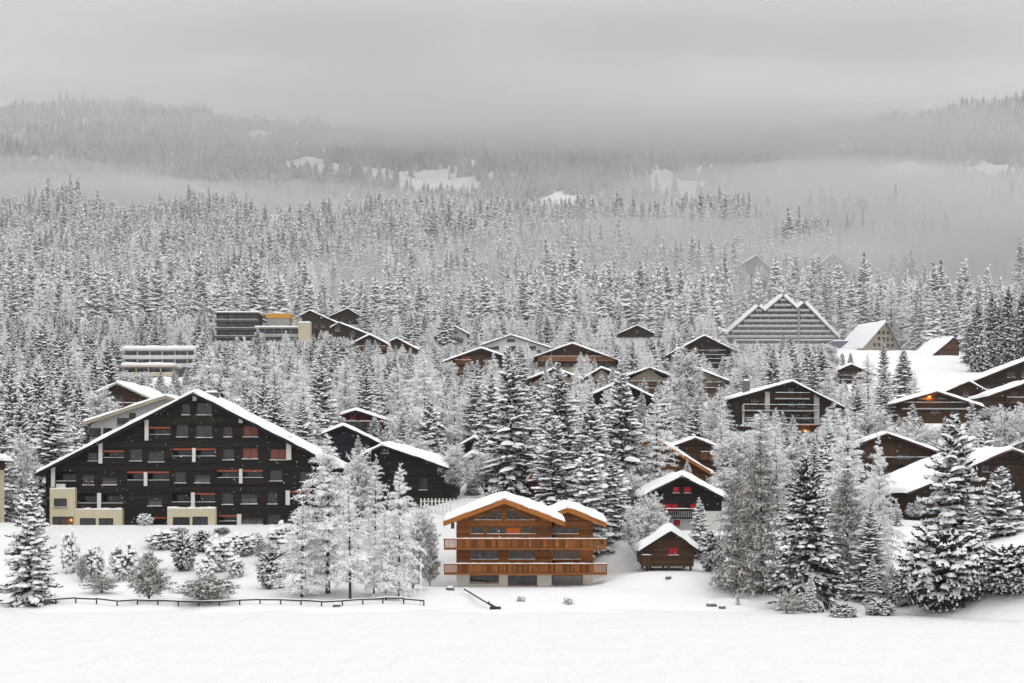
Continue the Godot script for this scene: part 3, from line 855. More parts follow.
const HOUSES := [
	{"name":"apartment_block","label":"long dark wooden apartment block with wide snowy gable and cream ground-floor boxes","x":-38.7,"z":-188,"y":7.34,"top":16.16,"el":19.41,"hl":6.15,"er":19.17,"hr":6.4,"wall":"black","windows":[[[0.24,2.08,13.43,0.24,2.08,14.89],""],[[-2.26,-0.85,10.74,-2.26,-0.85,12.21],""],[[0.12,2.08,10.68,0.12,2.08,12.15],""],[[5.86,7.69,10.74,5.86,7.69,12.09],"salmon"],[[-7.94,-6.47,7.81,-7.94,-6.47,9.28],""],[[-5.68,-3.78,7.69,-5.68,-3.78,8.91],""],[[3.42,4.76,7.94,3.42,4.76,9.28],""],[[5.81,7.69,8.06,5.81,7.69,9.4],"salmon"],[[9.16,11.23,7.94,9.16,11.23,9.28],"salmon"],[[-13.06,-11.84,7.81,-13.06,-11.84,8.79],""],[[-13.67,-12.33,4.88,-13.67,-12.33,6.1],""],[[-11.35,-9.52,4.88,-11.35,-9.52,5.74],"half"],[[-2.44,-1.1,5.13,-2.44,-1.1,6.47],""],[[0.0,1.83,5.13,0.0,1.83,6.1],"half"],[[9.16,10.62,5.37,9.16,10.62,6.65],""],[[3.3,4.64,2.5,3.3,4.64,3.91],""],[[5.62,7.57,2.56,5.62,7.57,3.78],"half"],[[8.91,10.01,2.56,8.91,10.01,4.03],""],[[-5.74,-4.03,2.32,-5.74,-4.03,3.3],"half"],[[12.82,14.28,5.25,12.82,14.28,6.47],""],[[5.74,8.3,0.06,5.74,8.3,0.85],"half"],[[8.91,10.38,0.0,8.91,10.38,1.22],""],[[-1.59,-0.61,13.43,-1.59,-0.61,14.77],""],[[3.54,4.52,10.74,3.54,4.52,11.96],""]],"recess":[[-11.29,-8.67,7.51,9.16,"orange_awning"],[-5.8,-2.99,10.32,12.02,"orange_awning"],[-2.69,-0.24,7.69,9.4,"orange_awning"],[0.06,2.62,7.69,9.4,"orange_awning"],[-8.24,-6.04,4.76,6.59,"orange_awning"],[-5.8,-3.11,4.76,6.59,"orange_awning"],[2.75,5.31,5.07,6.78,"orange_awning"],[5.86,8.36,5.07,6.78,"orange_awning"],[-14.28,-11.84,1.95,3.85,""],[-11.48,-8.79,1.95,3.85,""],[-2.81,-0.37,2.08,3.97,""],[0.0,2.5,2.08,3.97,"orange_awning"],[11.48,13.92,2.44,4.21,"orange_awning"],[2.93,5.25,-0.24,1.28,"orange_awning"],[-5.86,-3.42,-0.12,1.04,"orange_awning"],[-16.97,-14.53,4.64,6.47,""]],"bays":[[-17.46,-14.41,-0.61,4.39,0.9,"cream",[[[-16.97,-15.38,2.2,-16.97,-15.38,3.24],""],[[-17.15,-14.59,-0.06,-17.15,-14.59,1.04],""]]],[-14.36,-8.67,-0.61,1.89,1.0,"cream",[[[-13.79,-11.84,-0.12,-13.79,-11.84,0.85],""],[[-11.48,-9.71,-0.12,-11.48,-9.71,0.85],""]]],[-3.17,2.69,-0.61,2.01,1.0,"cream",[[[-2.5,-0.43,-0.12,-2.5,-0.43,0.98],""],[[-0.12,1.77,-0.12,-0.12,1.77,1.04],""]]]],"pillars":[[-17.27,4.64,7.2,0.22,"white",0.0],[-11.48,7.51,10.01,0.22,"white",0.0],[-5.86,10.32,12.82,0.22,"white",0.0],[0.0,15.14,15.87,0.22,"white",0.0],[5.62,12.45,13.18,0.22,"white",0.0],[11.48,7.94,10.86,0.3,"white",0.0],[-5.98,4.76,6.47,0.2,"white",0.0],[-0.09,7.69,9.4,0.2,"white",0.0],[5.62,5.07,6.84,0.2,"white",0.0],[-11.65,1.89,3.91,0.22,"white",0.0],[-0.21,2.01,3.97,0.22,"white",0.0],[11.35,2.44,4.21,0.25,"white",0.0],[5.43,-0.24,1.34,0.25,"white",0.0],[-16.3,4.52,5.01,0.55,"white",0.05]],"seen":0.0,"snow":0.55,"deep":16,"front":1.0,"side":1.2,"soffit":"black","edge":"black","edge_deep":0.45,"board":0.3,"frame":"grey","category":"apartment block","group":"","foot":0.0,"chimneys":[[1.0,-6.0,0.7,0.8]],"pad":false},
	{"name":"wooden_chalet","label":"honey-coloured log chalet with two long balconies by the lake","x":-0.81,"z":-166,"y":1.14,"top":9.5,"el":6.52,"hl":7.08,"er":6.41,"hr":7.08,"wall":"rust","windows":[[[-3.18,-0.32,7.19,-0.43,-0.32,8.5],""],[[0.16,3.18,7.19,0.18,0.33,8.5],""],[[-3.61,-2.27,5.68,-3.61,-2.27,6.5],""],[[-1.89,0.11,5.68,-1.89,0.11,6.5],""],[[0.15,1.72,5.68,0.15,1.72,6.38],"cloth"],[[1.91,3.29,5.68,1.91,3.29,6.5],""],[[-3.61,-0.67,2.93,-3.61,-0.67,3.93],""],[[0.46,3.29,2.93,0.46,3.29,3.91],""],[[5.27,8.14,2.93,5.27,8.14,3.91],""],[[-3.77,-0.59,0.38,-3.77,-0.59,1.24],""],[[0.36,3.54,0.05,0.36,3.54,1.22],""],[[5.07,8.38,0.05,5.07,8.38,1.22],""]],"balconies":[[-6.45,10.94,4.2],[-6.45,10.94,1.53]],"foot_tone":"lime","snow":0.72,"deep":13,"front":1.7,"side":1.35,"soffit":"rust","edge":"orange","edge_deep":0.6,"board":0.2,"frame":"orange","foot":1.35,"balcony_tone":"rust","balcony_deep":1.6,"group":"","annex":[{"dz":-0.9,"front":1.2,"deep":11,"side":1.4,"dx":6.79,"top":8.59,"el":2.75,"hl":7.45,"er":4.2,"hr":6.92,"windows":[[[-1.62,1.19,5.66,-1.62,1.19,6.39],""]]}],"chimneys":[[-2.0,-5.5,0.35,0.35],[-5.6,-0.4,0.18,0.35]]},
	{"name":"garden_hut","label":"small brown hut on stilts with one red shuttered window","x":17.24,"z":-168,"y":3.47,"top":3.75,"el":3.49,"hl":1.51,"er":3.27,"hr":1.4,"wall":"brown","windows":[[[-0.16,0.87,0.98,-0.16,0.87,1.85],"red"]],"balconies":[[-3.16,-2.07,0.0]],"snow":0.7,"deep":7,"front":0.9,"side":0.7,"board":0.2,"edge":"dark","group":"","pad":false,"stilts":true,"balcony_deep":0.5},
	{"name":"dark_chalet","label":"black timber chalet with red shutters and white ground floor","x":20.41,"z":-186,"y":6.77,"top":6.59,"el":4.95,"hl":4.11,"er":5.8,"hr":3.63,"wall":"black","windows":[[[-0.97,-0.18,4.47,-0.97,-0.18,5.25],"red"],[[0.36,1.21,4.47,0.36,1.21,5.25],"red"],[[-2.05,-0.3,2.17,-2.05,-0.3,3.26],"red"],[[1.09,1.93,2.29,1.09,1.93,3.26],"red"],[[-1.99,-1.21,0.48,-1.99,-1.21,1.21],"red"],[[-0.91,-0.12,0.48,-0.91,-0.12,1.21],"red"]],"balconies":[[-2.54,2.29,1.57]],"snow":0.6,"deep":11,"front":1.0,"side":0.9,"board":0.22,"edge":"dark","foot":2.3,"frame":"red","balcony_tone":"black"},
	{"name":"dark_barn","label":"black timber barn with ridge snow behind the frosted lakeside larches","x":-16.29,"z":-196,"y":10.75,"top":6.65,"el":3.05,"hl":5.12,"er":8.4,"hr":3.72,"wall":"black","windows":[[[-0.38,0.64,5.54,-0.38,0.64,6.11],"half"],[[1.78,2.8,0.89,1.78,2.8,2.42],""],[[4.58,5.6,0.89,4.58,5.6,2.42],""]],"seen":1.15,"snow":0.6,"deep":12,"front":1.0,"side":0.7,"board":0.25,"edge":"black","yaw":-8},
	{"name":"red_brown_chalet","label":"red-brown chalet with grey balcony above the black barn","x":-24.36,"z":-242,"y":18.54,"top":5.81,"el":2.51,"hl":5.02,"er":6.13,"hr":3.77,"wall":"red","windows":[[[-1.26,-0.16,4.24,-1.26,-0.16,5.19],"red"],[[0.47,1.57,4.09,0.47,1.57,5.03],"salmon"]],"balconies":[[-2.04,4.09,2.99]],"seen":2.04,"snow":0.4,"deep":10,"front":1.2,"side":0.8,"edge":"brown","balcony_tone":"grey","yaw":-3},
	{"name":"blue_black_chalet","label":"low blue-black chalet roof between apartment block and black barn","x":-23.35,"z":-214,"y":15.59,"top":5.1,"el":3.06,"hl":3.85,"er":4.86,"hr":2.74,"wall":"blue","seen":2.78,"snow":0.4,"deep":9,"front":1.0,"side":0.6,"edge":"black","yaw":0},
	{"name":"small_barn","label":"little dark barn with a bright red door","x":-12.83,"z":-238,"y":19.19,"top":3.47,"el":1.85,"hl":2.38,"er":2.16,"hr":2.31,"wall":"black","windows":[[[-0.15,1.08,0.46,-0.15,1.08,1.85],"red"]],"seen":0.62,"snow":0.4,"deep":7,"front":0.9,"side":0.5,"edge":"dark"},
	{"name":"timber_shed","label":"beige timber shed roof peeping between the spruces","x":-5.72,"z":-232,"y":16.57,"top":3.14,"el":2.11,"hl":1.94,"er":3.92,"hr":1.64,"wall":"beige","seen":1.51,"snow":0.4,"deep":7,"front":0.8,"side":0.5,"edge":"brown"},
	{"name":"dark_shed","label":"dark shed with snowy roof below the beige shed","x":-5.42,"z":-214,"y":13.36,"top":3.53,"el":2.08,"hl":2.14,"er":3.75,"hr":2.0,"wall":"black","seen":1.67,"snow":0.45,"deep":7,"front":0.8,"side":0.5,"edge":"dark"},
	{"name":"red_shed","label":"red-brown shed half hidden by the spruces behind the lake chalet","x":3.31,"z":-196,"y":10.36,"top":4.13,"el":1.53,"hl":2.48,"er":2.29,"hr":2.23,"wall":"red","seen":1.27,"snow":0.4,"deep":7,"front":0.8,"side":0.4,"edge":"orange"},
	{"name":"plaster_house","label":"cream plaster house with dark gable cut by the left edge","x":-65.23,"z":-172,"y":7.76,"top":8.98,"el":4.24,"hl":5.18,"er":5.81,"hr":7.31,"wall":"dark","snow":0.5,"deep":11,"front":1.0,"side":0.9,"foot":6.2,"foot_tone":"cream","edge":"dark","yaw":0},
	{"name":"brown_chalet","label":"brown chalet with white balcony walls behind the apartment block","x":-60.07,"z":-236,"y":19.43,"top":8.76,"el":3.68,"hl":7.0,"er":7.66,"hr":5.31,"wall":"brown","windows":[[[-1.23,0.46,5.67,-1.23,0.46,6.9],"half"],[[2.76,4.14,5.52,2.76,4.14,6.44],"curtain"]],"balconies":[[-1.84,3.98,4.6]],"seen":3.37,"snow":0.45,"deep":12,"front":1.3,"side":0.9,"edge":"white","balcony_tone":"red","foot":2.5,"yaw":-6},
	{"name":"white_house","label":"white plastered house with long low snowy eave behind the apartment block","x":-49.59,"z":-222,"y":17.2,"top":8.11,"el":12.11,"hl":4.15,"er":4.04,"hr":6.6,"wall":"white","windows":[[[-11.24,-9.66,2.02,-11.24,-9.66,3.46],""],[[-9.37,-8.07,2.31,-9.37,-8.07,3.46],""],[[-7.35,-5.48,3.89,-7.35,-5.48,4.9],""],[[-5.62,-4.61,4.61,-5.62,-4.61,5.62],""]],"seen":1.73,"snow":0.4,"deep":10,"front":1.4,"side":0.9,"edge":"cream","edge_deep":0.5,"frame":"brown"},
	{"name":"upper_chalet","label":"dark chalet at the left end of the upper row with steep right roof","x":-73.45,"z":-560,"y":68.82,"top":9.24,"el":3.64,"hl":7.24,"er":11.64,"hr":3.96,"wall":"dark","seen":4.0,"snow":0.5,"deep":12,"front":1.2,"side":0.8,"edge":"brown","rows":[[2.4,"",false]]},
	{"name":"upper_chalet","label":"dark gabled chalet highest in the upper left cluster with white lower wing","x":-62.3,"z":-585,"y":72.16,"top":9.67,"el":8.36,"hl":6.06,"er":7.22,"hr":5.3,"wall":"dark","seen":1.52,"snow":0.5,"deep":12,"front":1.2,"side":0.8,"edge":"brown","foot":3.6,"rows":[[0.4,"",false],[3.4,"",false]]},
	{"name":"upper_chalet","label":"grey chalet with yellow-lit window in the upper left cluster","x":-56.17,"z":-500,"y":59.38,"top":7.55,"el":2.92,"hl":5.77,"er":12.66,"hr":2.52,"wall":"dark","windows":[[[-1.3,0.32,4.87,-1.3,0.32,6.82],"half"],[[3.57,5.19,3.25,3.57,5.19,4.87],""]],"seen":3.25,"snow":0.5,"deep":11,"front":1.2,"side":0.8,"edge":"brown","frame":"cream"},
	{"name":"upper_chalet","label":"brown chalet with reddish balcony in the upper left cluster","x":-40.57,"z":-440,"y":49.0,"top":7.74,"el":5.43,"hl":5.03,"er":6.29,"hr":4.46,"wall":"brown","windows":[[[-1.71,0.0,5.14,-1.71,0.0,6.86],""],[[1.14,2.86,4.86,1.14,2.86,6.29],""]],"balconies":[[-4.29,4.57,3.43]],"seen":2.57,"snow":0.5,"deep":11,"front":1.3,"side":0.8,"edge":"brown","balcony_tone":"warm"},
	{"name":"upper_chalet","label":"brown chalet at the right end of the upper left cluster with long right roof","x":-32.11,"z":-430,"y":47.02,"top":7.7,"el":2.23,"hl":6.72,"er":8.38,"hr":3.23,"wall":"brown","seen":3.35,"snow":0.5,"deep":11,"front":1.2,"side":0.8,"edge":"brown","rows":[[2.6,"",false]]},
	{"name":"white_chalet","label":"small white chalet with grey balcony high in the centre","x":-19.25,"z":-520,"y":60.64,"top":7.2,"el":7.09,"hl":3.65,"er":4.73,"hr":4.66,"wall":"white","windows":[[[-1.35,0.68,4.73,-1.35,0.68,5.74],""],[[-4.05,-3.04,1.35,-4.05,-3.04,3.71],""],[[-2.03,1.69,2.7,-2.03,1.69,3.71],""]],"balconies":[[-2.7,2.7,2.19]],"seen":1.35,"snow":0.5,"deep":10,"front":1.2,"side":0.8,"edge":"brown","frame":"brown","balcony_tone":"grey"},
	{"name":"wide_white_chalet","label":"wide white chalet with many small windows behind the brown one","x":-0.31,"z":-478,"y":51.66,"top":8.91,"el":11.79,"hl":4.88,"er":13.35,"hr":4.57,"wall":"white","windows":[[[-1.24,1.24,6.83,-1.24,1.24,7.76],""],[[0.0,1.55,4.04,0.0,1.55,5.59],""],[[4.04,4.97,4.35,4.04,4.97,5.59],""],[[5.59,7.76,4.35,5.59,7.76,5.59],""],[[8.07,9.31,3.41,8.07,9.31,4.35],""],[[-7.14,-4.97,4.35,-7.14,-4.97,5.28],""],[[-4.97,-3.72,4.35,-4.97,-3.72,5.59],""]],"seen":3.1,"snow":0.5,"deep":13,"front":1.4,"side":1.0,"edge":"brown","frame":"grey"},
	{"name":"balconied_chalet","label":"brown chalet with red-brown balconies left of the wide wooden one","x":-8.13,"z":-404,"y":41.69,"top":7.77,"el":10.23,"hl":4.1,"er":6.82,"hr":5.41,"wall":"brown","windows":[[[-5.25,-2.89,4.46,-5.25,-2.89,5.77],"cloth"],[[1.05,3.41,4.2,1.05,3.41,5.25],""],[[-6.56,-4.72,1.57,-6.56,-4.72,2.89],"salmon"],[[1.31,3.41,1.57,1.31,3.41,2.89],""]],"balconies":[[-6.82,-2.36,3.67],[0.52,4.72,3.41],[0.52,4.72,1.71]],"seen":1.05,"snow":0.45,"deep":12,"front":1.6,"side":1.1,"edge":"brown","balcony_tone":"warm"},
	{"name":"wide_wooden_chalet","label":"wide wooden chalet with bright orange balcony band, centre of the slope","x":15.27,"z":-392,"y":39.25,"top":10.2,"el":9.67,"hl":6.77,"er":12.22,"hr":5.75,"wall":"brown","balconies":[[-8.65,10.69,5.98]],"seen":4.07,"snow":0.45,"deep":14,"front":1.8,"side":1.2,"edge":"brown","foot":4.4,"foot_tone":"beige","balcony_tone":"honey","rows":[[0.4,"curtain",false],[3.2,"",false]]},
	{"name":"beige_chalet","label":"leftmost of the three beige gables below the wide wooden chalet","x":9.55,"z":-342,"y":32.99,"top":5.97,"el":6.22,"hl":3.64,"er":6.22,"hr":3.64,"wall":"beige","seen":2.22,"snow":0.45,"deep":9,"front":1.6,"side":1.0,"edge":"brown","frame":"brown","rows":[[0.8,"",true]],"balcony_tone":"brown"},
	{"name":"beige_chalet","label":"narrow beige gable in the middle of the beige row","x":20.0,"z":-346,"y":33.69,"top":5.82,"el":3.59,"hl":3.68,"er":4.94,"hr":3.91,"wall":"beige","seen":3.15,"snow":0.45,"deep":9,"front":1.6,"side":0.9,"edge":"brown","frame":"brown","rows":[[0.8,"",true]],"balcony_tone":"brown"},
	{"name":"beige_chalet","label":"beige gable with reddish window right of the centre spruces","x":30.25,"z":-340,"y":31.97,"top":7.04,"el":5.96,"hl":4.94,"er":5.08,"hr":5.16,"wall":"beige","windows":[[[-2.65,-0.66,3.31,-2.65,-0.66,4.19],"cloth"],[[0.0,1.55,3.31,0.0,1.55,4.19],""],[[1.99,3.31,3.31,1.99,3.31,4.19],""]],"balconies":[[-4.19,4.19,3.09],[-4.19,4.19,1.55]],"seen":0.66,"snow":0.45,"deep":9,"front":1.6,"side":0.9,"edge":"brown","frame":"brown","balcony_tone":"brown"},
	{"name":"beige_chalet","label":"beige gable with white corner post beside the frosted poplar","x":39.45,"z":-332,"y":31.05,"top":7.29,"el":3.02,"hl":6.0,"er":7.33,"hr":4.38,"wall":"beige","windows":[[[1.08,2.37,3.66,1.08,2.37,4.74],""],[[3.66,4.74,3.45,3.66,4.74,4.53],""]],"balconies":[[0.65,5.82,3.13],[0.65,5.82,1.94]],"seen":1.08,"snow":0.45,"deep":9,"front":1.6,"side":0.9,"edge":"brown","frame":"brown","balcony_tone":"brown","yaw":-8},
	{"name":"tall_brown_chalet","label":"tall dark brown chalet with two pale balcony lines left of the pyramid block","x":51.37,"z":-412,"y":42.3,"top":11.28,"el":11.5,"hl":5.26,"er":8.83,"hr":6.86,"wall":"dark","windows":[[[-4.28,-0.8,4.82,-4.28,-0.8,5.89],"salmon"],[[0.0,2.14,4.82,0.0,2.14,5.89],""],[[3.21,4.82,4.82,3.21,4.82,5.89],""],[[-3.75,-2.14,6.69,-3.75,-2.14,7.76],""],[[1.34,3.75,6.96,1.34,3.75,8.03],"half"],[[-3.75,-1.61,2.41,-3.75,-1.61,3.75],""],[[0.54,2.94,2.41,0.54,2.94,3.75],""]],"balconies":[[-4.82,5.62,6.29],[-5.62,7.22,4.07]],"seen":2.68,"snow":0.45,"deep":14,"front":1.4,"side":1.0,"edge":"brown","frame":"grey","balcony_tone":"brown","balcony_style":"slab","chimneys":[[2.5,-5,0.7,1.2],[-2.2,-6,0.6,1.2],[4.9,-6,0.7,1.5]]},
	{"name":"upper_chalet","label":"small dark chalet alone on the forest edge above the beige row","x":48.7,"z":-600,"y":70.22,"top":6.81,"el":7.4,"hl":3.5,"er":7.01,"hr":3.5,"wall":"dark","seen":2.34,"snow":0.5,"deep":11,"front":1.2,"side":0.7,"edge":"brown","rows":[[0.6,"",false],[3.3,"",false]]},
	{"name":"black_chalet","label":"black gable with thick white roof edge behind the centre spruces","x":20.06,"z":-286,"y":24.19,"top":7.84,"el":5.2,"hl":5.42,"er":10.96,"hr":2.64,"wall":"black","seen":3.71,"snow":0.42,"deep":11,"front":1.0,"side":0.8,"edge":"black","rows":[[3.0,"",false]]},
	{"name":"apartment_chalet","label":"black balconied apartment chalet with white posts in front of the pyramid block","x":52.35,"z":-290,"y":19.1,"top":13.25,"el":10.73,"hl":10.15,"er":10.36,"hr":8.26,"wall":"dark","windows":[[[-0.38,0.75,11.3,-0.38,0.75,12.05],"curtain"],[[-7.53,-6.4,9.04,-7.53,-6.4,9.98],"curtain"],[[-0.38,0.75,8.66,-0.38,0.75,9.6],"curtain"],[[1.51,3.01,8.47,1.51,3.01,9.42],"curtain"],[[-8.47,-6.4,5.84,-8.47,-6.4,6.97],"half"],[[-5.08,-3.39,5.84,-5.08,-3.39,6.97],""],[[0.38,1.88,6.03,0.38,1.88,7.16],""],[[2.45,3.95,6.03,2.45,3.95,7.16],""],[[0.0,1.51,3.01,0.0,1.51,4.33],""],[[2.45,3.77,3.01,2.45,3.77,4.33],""]],"balconies":[[-3.2,3.39,10.07],[-9.42,5.08,7.81],[-9.04,5.08,5.27]],"pillars":[[-4.43,5.27,11.3,0.45,"white",0.02],[5.08,5.08,10.92,0.5,"white",0.02],[-9.04,4.9,8.85,0.2,"white",0.02]],"seen":4.14,"snow":0.5,"deep":15,"front":1.6,"side":1.2,"edge":"dark","frame":"grey","balcony_style":"slab","balcony_deep":1.5,"chimneys":[[-7.4,-4,0.55,2.4]],"yaw":6},
	{"name":"brown_chalet","label":"brown chalet half hidden by frosted trees right of the pyramid block","x":88.67,"z":-404,"y":38.02,"top":7.25,"el":6.3,"hl":4.36,"er":6.56,"hr":4.36,"wall":"brown","seen":3.15,"snow":0.45,"deep":11,"front":1.3,"side":0.9,"edge":"brown","rows":[[0.5,"",true],[3.3,"",true]],"balcony_tone":"grey","balcony_style":"slab"},
	{"name":"lamplit_chalet","label":"long low brown chalet with a glowing lamp under its gable","x":74.71,"z":-272,"y":23.54,"top":5.69,"el":8.65,"hl":3.31,"er":8.3,"hr":2.96,"wall":"brown","windows":[[[-3.0,-1.59,4.42,-3.0,-1.59,5.21],""],[[0.53,1.94,4.42,0.53,1.94,5.21],""],[[-4.59,-3.0,1.94,-4.59,-3.0,3.0],""],[[-0.88,0.88,1.94,-0.88,0.88,3.0],""],[[2.65,4.42,1.94,2.65,4.42,3.0],""]],"balconies":[[-6.01,6.18,2.74]],"seen":1.41,"snow":0.5,"deep":12,"front":1.5,"side":1.0,"edge":"brown","frame":"brown","balcony_style":"slab","chimneys":[[-5.0,-5,0.45,0.8],[-4.0,-6,0.4,0.6]]},
	{"name":"brown_chalet","label":"brown gable between the lamplit chalet and the right-edge chalets","x":89.82,"z":-304,"y":26.59,"top":6.85,"el":5.13,"hl":4.58,"er":4.54,"hr":4.38,"wall":"brown","seen":0.79,"snow":0.45,"deep":11,"front":1.3,"side":0.8,"edge":"brown","rows":[[0.4,"half",true],[3.1,"half",false]]},
	{"name":"tall_brown_chalet","label":"large dark brown chalet at right edge with long left roof slope","x":107.38,"z":-318,"y":28.55,"top":10.89,"el":12.18,"hl":6.04,"er":8.26,"hr":7.49,"wall":"dark","seen":3.72,"snow":0.45,"deep":13,"front":1.4,"side":1.0,"edge":"brown","frame":"grey","rows":[[0.4,"half",true],[3.2,"half",true],[5.9,"",false]],"balcony_tone":"brown"},
	{"name":"brown_chalet","label":"brown chalet with grey curtains in front of the right-edge chalet","x":95.9,"z":-284,"y":24.83,"top":7.35,"el":8.48,"hl":4.39,"er":7.01,"hr":4.39,"wall":"brown","seen":1.11,"snow":0.5,"deep":12,"front":1.4,"side":1.0,"edge":"brown","rows":[[0.4,"half",true],[3.1,"half",true]]},
	{"name":"brown_chalet","label":"dark brown chalet with broad gable left of the snowy roof on the right","x":57.31,"z":-236,"y":12.07,"top":8.41,"el":3.37,"hl":7.11,"er":7.97,"hr":5.42,"wall":"brown","windows":[[[-2.61,-0.92,4.44,-2.61,-0.92,5.52],"half"],[[1.69,3.83,4.44,1.69,3.83,5.36],"half"],[[-2.15,-0.77,2.15,-2.15,-0.77,3.06],"half"],[[1.53,3.37,2.15,1.53,3.37,3.06],""]],"balconies":[[-3.06,7.2,3.68]],"seen":1.53,"snow":0.5,"deep":12,"front":1.3,"side":0.9,"edge":"brown","balcony_tone":"dark","yaw":-5},
	{"name":"broad_roofed_chalet","label":"dark brown chalet with broad snow-laden roof beside tall right spruce","x":66.08,"z":-206,"y":7.52,"top":9.66,"el":15.52,"hl":3.84,"er":9.9,"hr":6.38,"wall":"dark","windows":[[[-13.38,-12.57,2.41,-13.38,-12.57,3.61],""],[[-11.5,-10.43,2.41,-11.5,-10.43,3.61],""],[[-3.75,-2.41,6.55,-3.75,-2.41,7.49],""],[[-1.34,0.0,6.69,-1.34,0.0,7.62],""]],"balconies":[[-14.58,-7.76,1.61]],"seen":2.81,"snow":0.55,"deep":14,"front":1.4,"side":1.1,"edge":"brown","balcony_tone":"brown","chimneys":[[-6.8,-5.0,0.4,0.7]],"yaw":16},
	{"name":"brown_chalet","label":"reddish chalet with white wall corner at the far right edge","x":81.91,"z":-238,"y":13.32,"top":7.37,"el":6.65,"hl":4.43,"er":5.87,"hr":4.89,"wall":"red","seen":3.71,"snow":0.45,"deep":11,"front":1.3,"side":0.9,"edge":"dark","foot":3.0},
	{"name":"lakeside_hut","label":"low brown hut under thick snow at the lower right edge","x":49.96,"z":-143,"y":2.55,"top":4.67,"el":5.76,"hl":2.9,"er":4.64,"hr":2.9,"wall":"brown","seen":3.16,"snow":0.55,"deep":8,"front":0.8,"side":0.6,"edge":"dark"},
	{"name":"orange_brown_chalet","label":"orange-brown gable end with snowy slope above the red-shuttered chalet","x":19.64,"z":-210,"y":11.95,"top":6.59,"el":2.18,"hl":6.05,"er":7.77,"hr":1.96,"wall":"warm","windows":[[[3.55,4.36,2.59,3.55,4.36,3.14],""]],"seen":1.91,"snow":0.45,"deep":11,"front":1.5,"side":1.0,"edge":"orange","edge_deep":0.5},
	{"name":"brown_chalet","label":"brown chalet with white shuttered window above the orange-brown gable","x":27.42,"z":-232,"y":12.66,"top":6.95,"el":5.12,"hl":5.06,"er":6.63,"hr":4.31,"wall":"brown","windows":[[[1.51,3.16,3.92,1.51,3.16,5.12],"half"]],"balconies":[[0.9,4.22,3.84]],"seen":2.71,"snow":0.45,"deep":11,"front":1.4,"side":1.0,"edge":"brown","balcony_tone":"warm"},
	{"name":"aframe_apartment_block","label":"steep-roofed pale apartment house with rows of windows right of the pyramid block","x":167.12,"z":-690,"y":68.8,"top":20.05,"el":12.99,"hl":7.5,"er":12.1,"hr":3.02,"wall":"beige","windows":[[[-4.03,-2.46,14.11,-4.03,-2.46,15.68],""],[[-1.57,0.0,14.11,-1.57,0.0,15.68],""],[[0.9,2.46,14.11,0.9,2.46,15.68],""],[[-4.03,-2.46,11.34,-4.03,-2.46,12.9],""],[[-1.57,0.0,11.34,-1.57,0.0,12.9],""],[[0.9,2.46,11.34,0.9,2.46,12.9],""],[[3.36,4.93,11.34,3.36,4.93,12.9],""],[[-6.5,-4.93,8.56,-6.5,-4.93,10.13],""],[[-4.03,-2.46,8.56,-4.03,-2.46,10.13],""],[[-1.57,0.0,8.56,-1.57,0.0,10.13],""],[[0.9,2.46,8.56,0.9,2.46,10.13],""],[[3.36,4.93,8.56,3.36,4.93,10.13],""],[[-6.5,-4.93,5.78,-6.5,-4.93,7.35],""],[[-4.03,-2.46,5.78,-4.03,-2.46,7.35],""],[[-1.57,0.0,5.78,-1.57,0.0,7.35],""],[[0.9,2.46,5.78,0.9,2.46,7.35],""],[[3.36,4.93,5.78,3.36,4.93,7.35],""],[[5.82,7.39,5.78,5.82,7.39,7.35],""],[[-6.5,-4.93,3.0,-6.5,-4.93,4.57],""],[[-4.03,-2.46,3.0,-4.03,-2.46,4.57],""],[[-1.57,0.0,3.0,-1.57,0.0,4.57],""],[[0.9,2.46,3.0,0.9,2.46,4.57],""],[[3.36,4.93,3.0,3.36,4.93,4.57],""],[[5.82,7.39,3.0,5.82,7.39,4.57],""]],"seen":4.48,"snow":0.7,"deep":20,"front":1.0,"side":1.4,"edge":"white","edge_deep":0.7,"frame":"brown","category":"apartment block","group":"","yaw":24},
	{"name":"hillside_hut","label":"small hut with steep snowy roof on the open slope","x":160.36,"z":-560,"y":60.82,"top":7.52,"el":10.55,"hl":-0.12,"er":2.91,"hr":5.34,"wall":"brown","seen":2.91,"snow":0.6,"deep":14,"front":0.5,"side":0.3,"edge":"brown","group":"","yaw":20},
	{"name":"misty_chalet","label":"left one of two pale chalets fading in the mist above the pyramid block","x":158.44,"z":-1000,"y":149.31,"top":17.22,"el":9.09,"hl":11.7,"er":14.29,"hr":4.55,"wall":"brown","seen":7.14,"snow":0.8,"deep":16,"front":1.5,"side":1.0,"edge":"brown"},
	{"name":"misty_chalet","label":"right one of two pale chalets fading in the mist above the pyramid block","x":216.1,"z":-1040,"y":153.49,"top":20.3,"el":16.21,"hl":7.46,"er":14.18,"hr":11.52,"wall":"brown","seen":8.78,"snow":0.8,"deep":16,"front":1.5,"side":1.0,"edge":"brown"},
]
const PYRAMIDS := [
	{"label":"huge stepped pyramid apartment block with rows of white balconies","x":125.3,"y":77.86,"z":-720.0,"low":6.78,"tall":25.71,"storey":2.45,"line":[[-27.12,6.31],[-10.05,21.04],[-7.01,18.94],[1.4,25.95],[7.95,20.1],[11.22,22.68],[27.35,6.31]],"shaft":8.18,"shaft_top":20.57,"wing":[-21.04,27.12,0.0]},
]
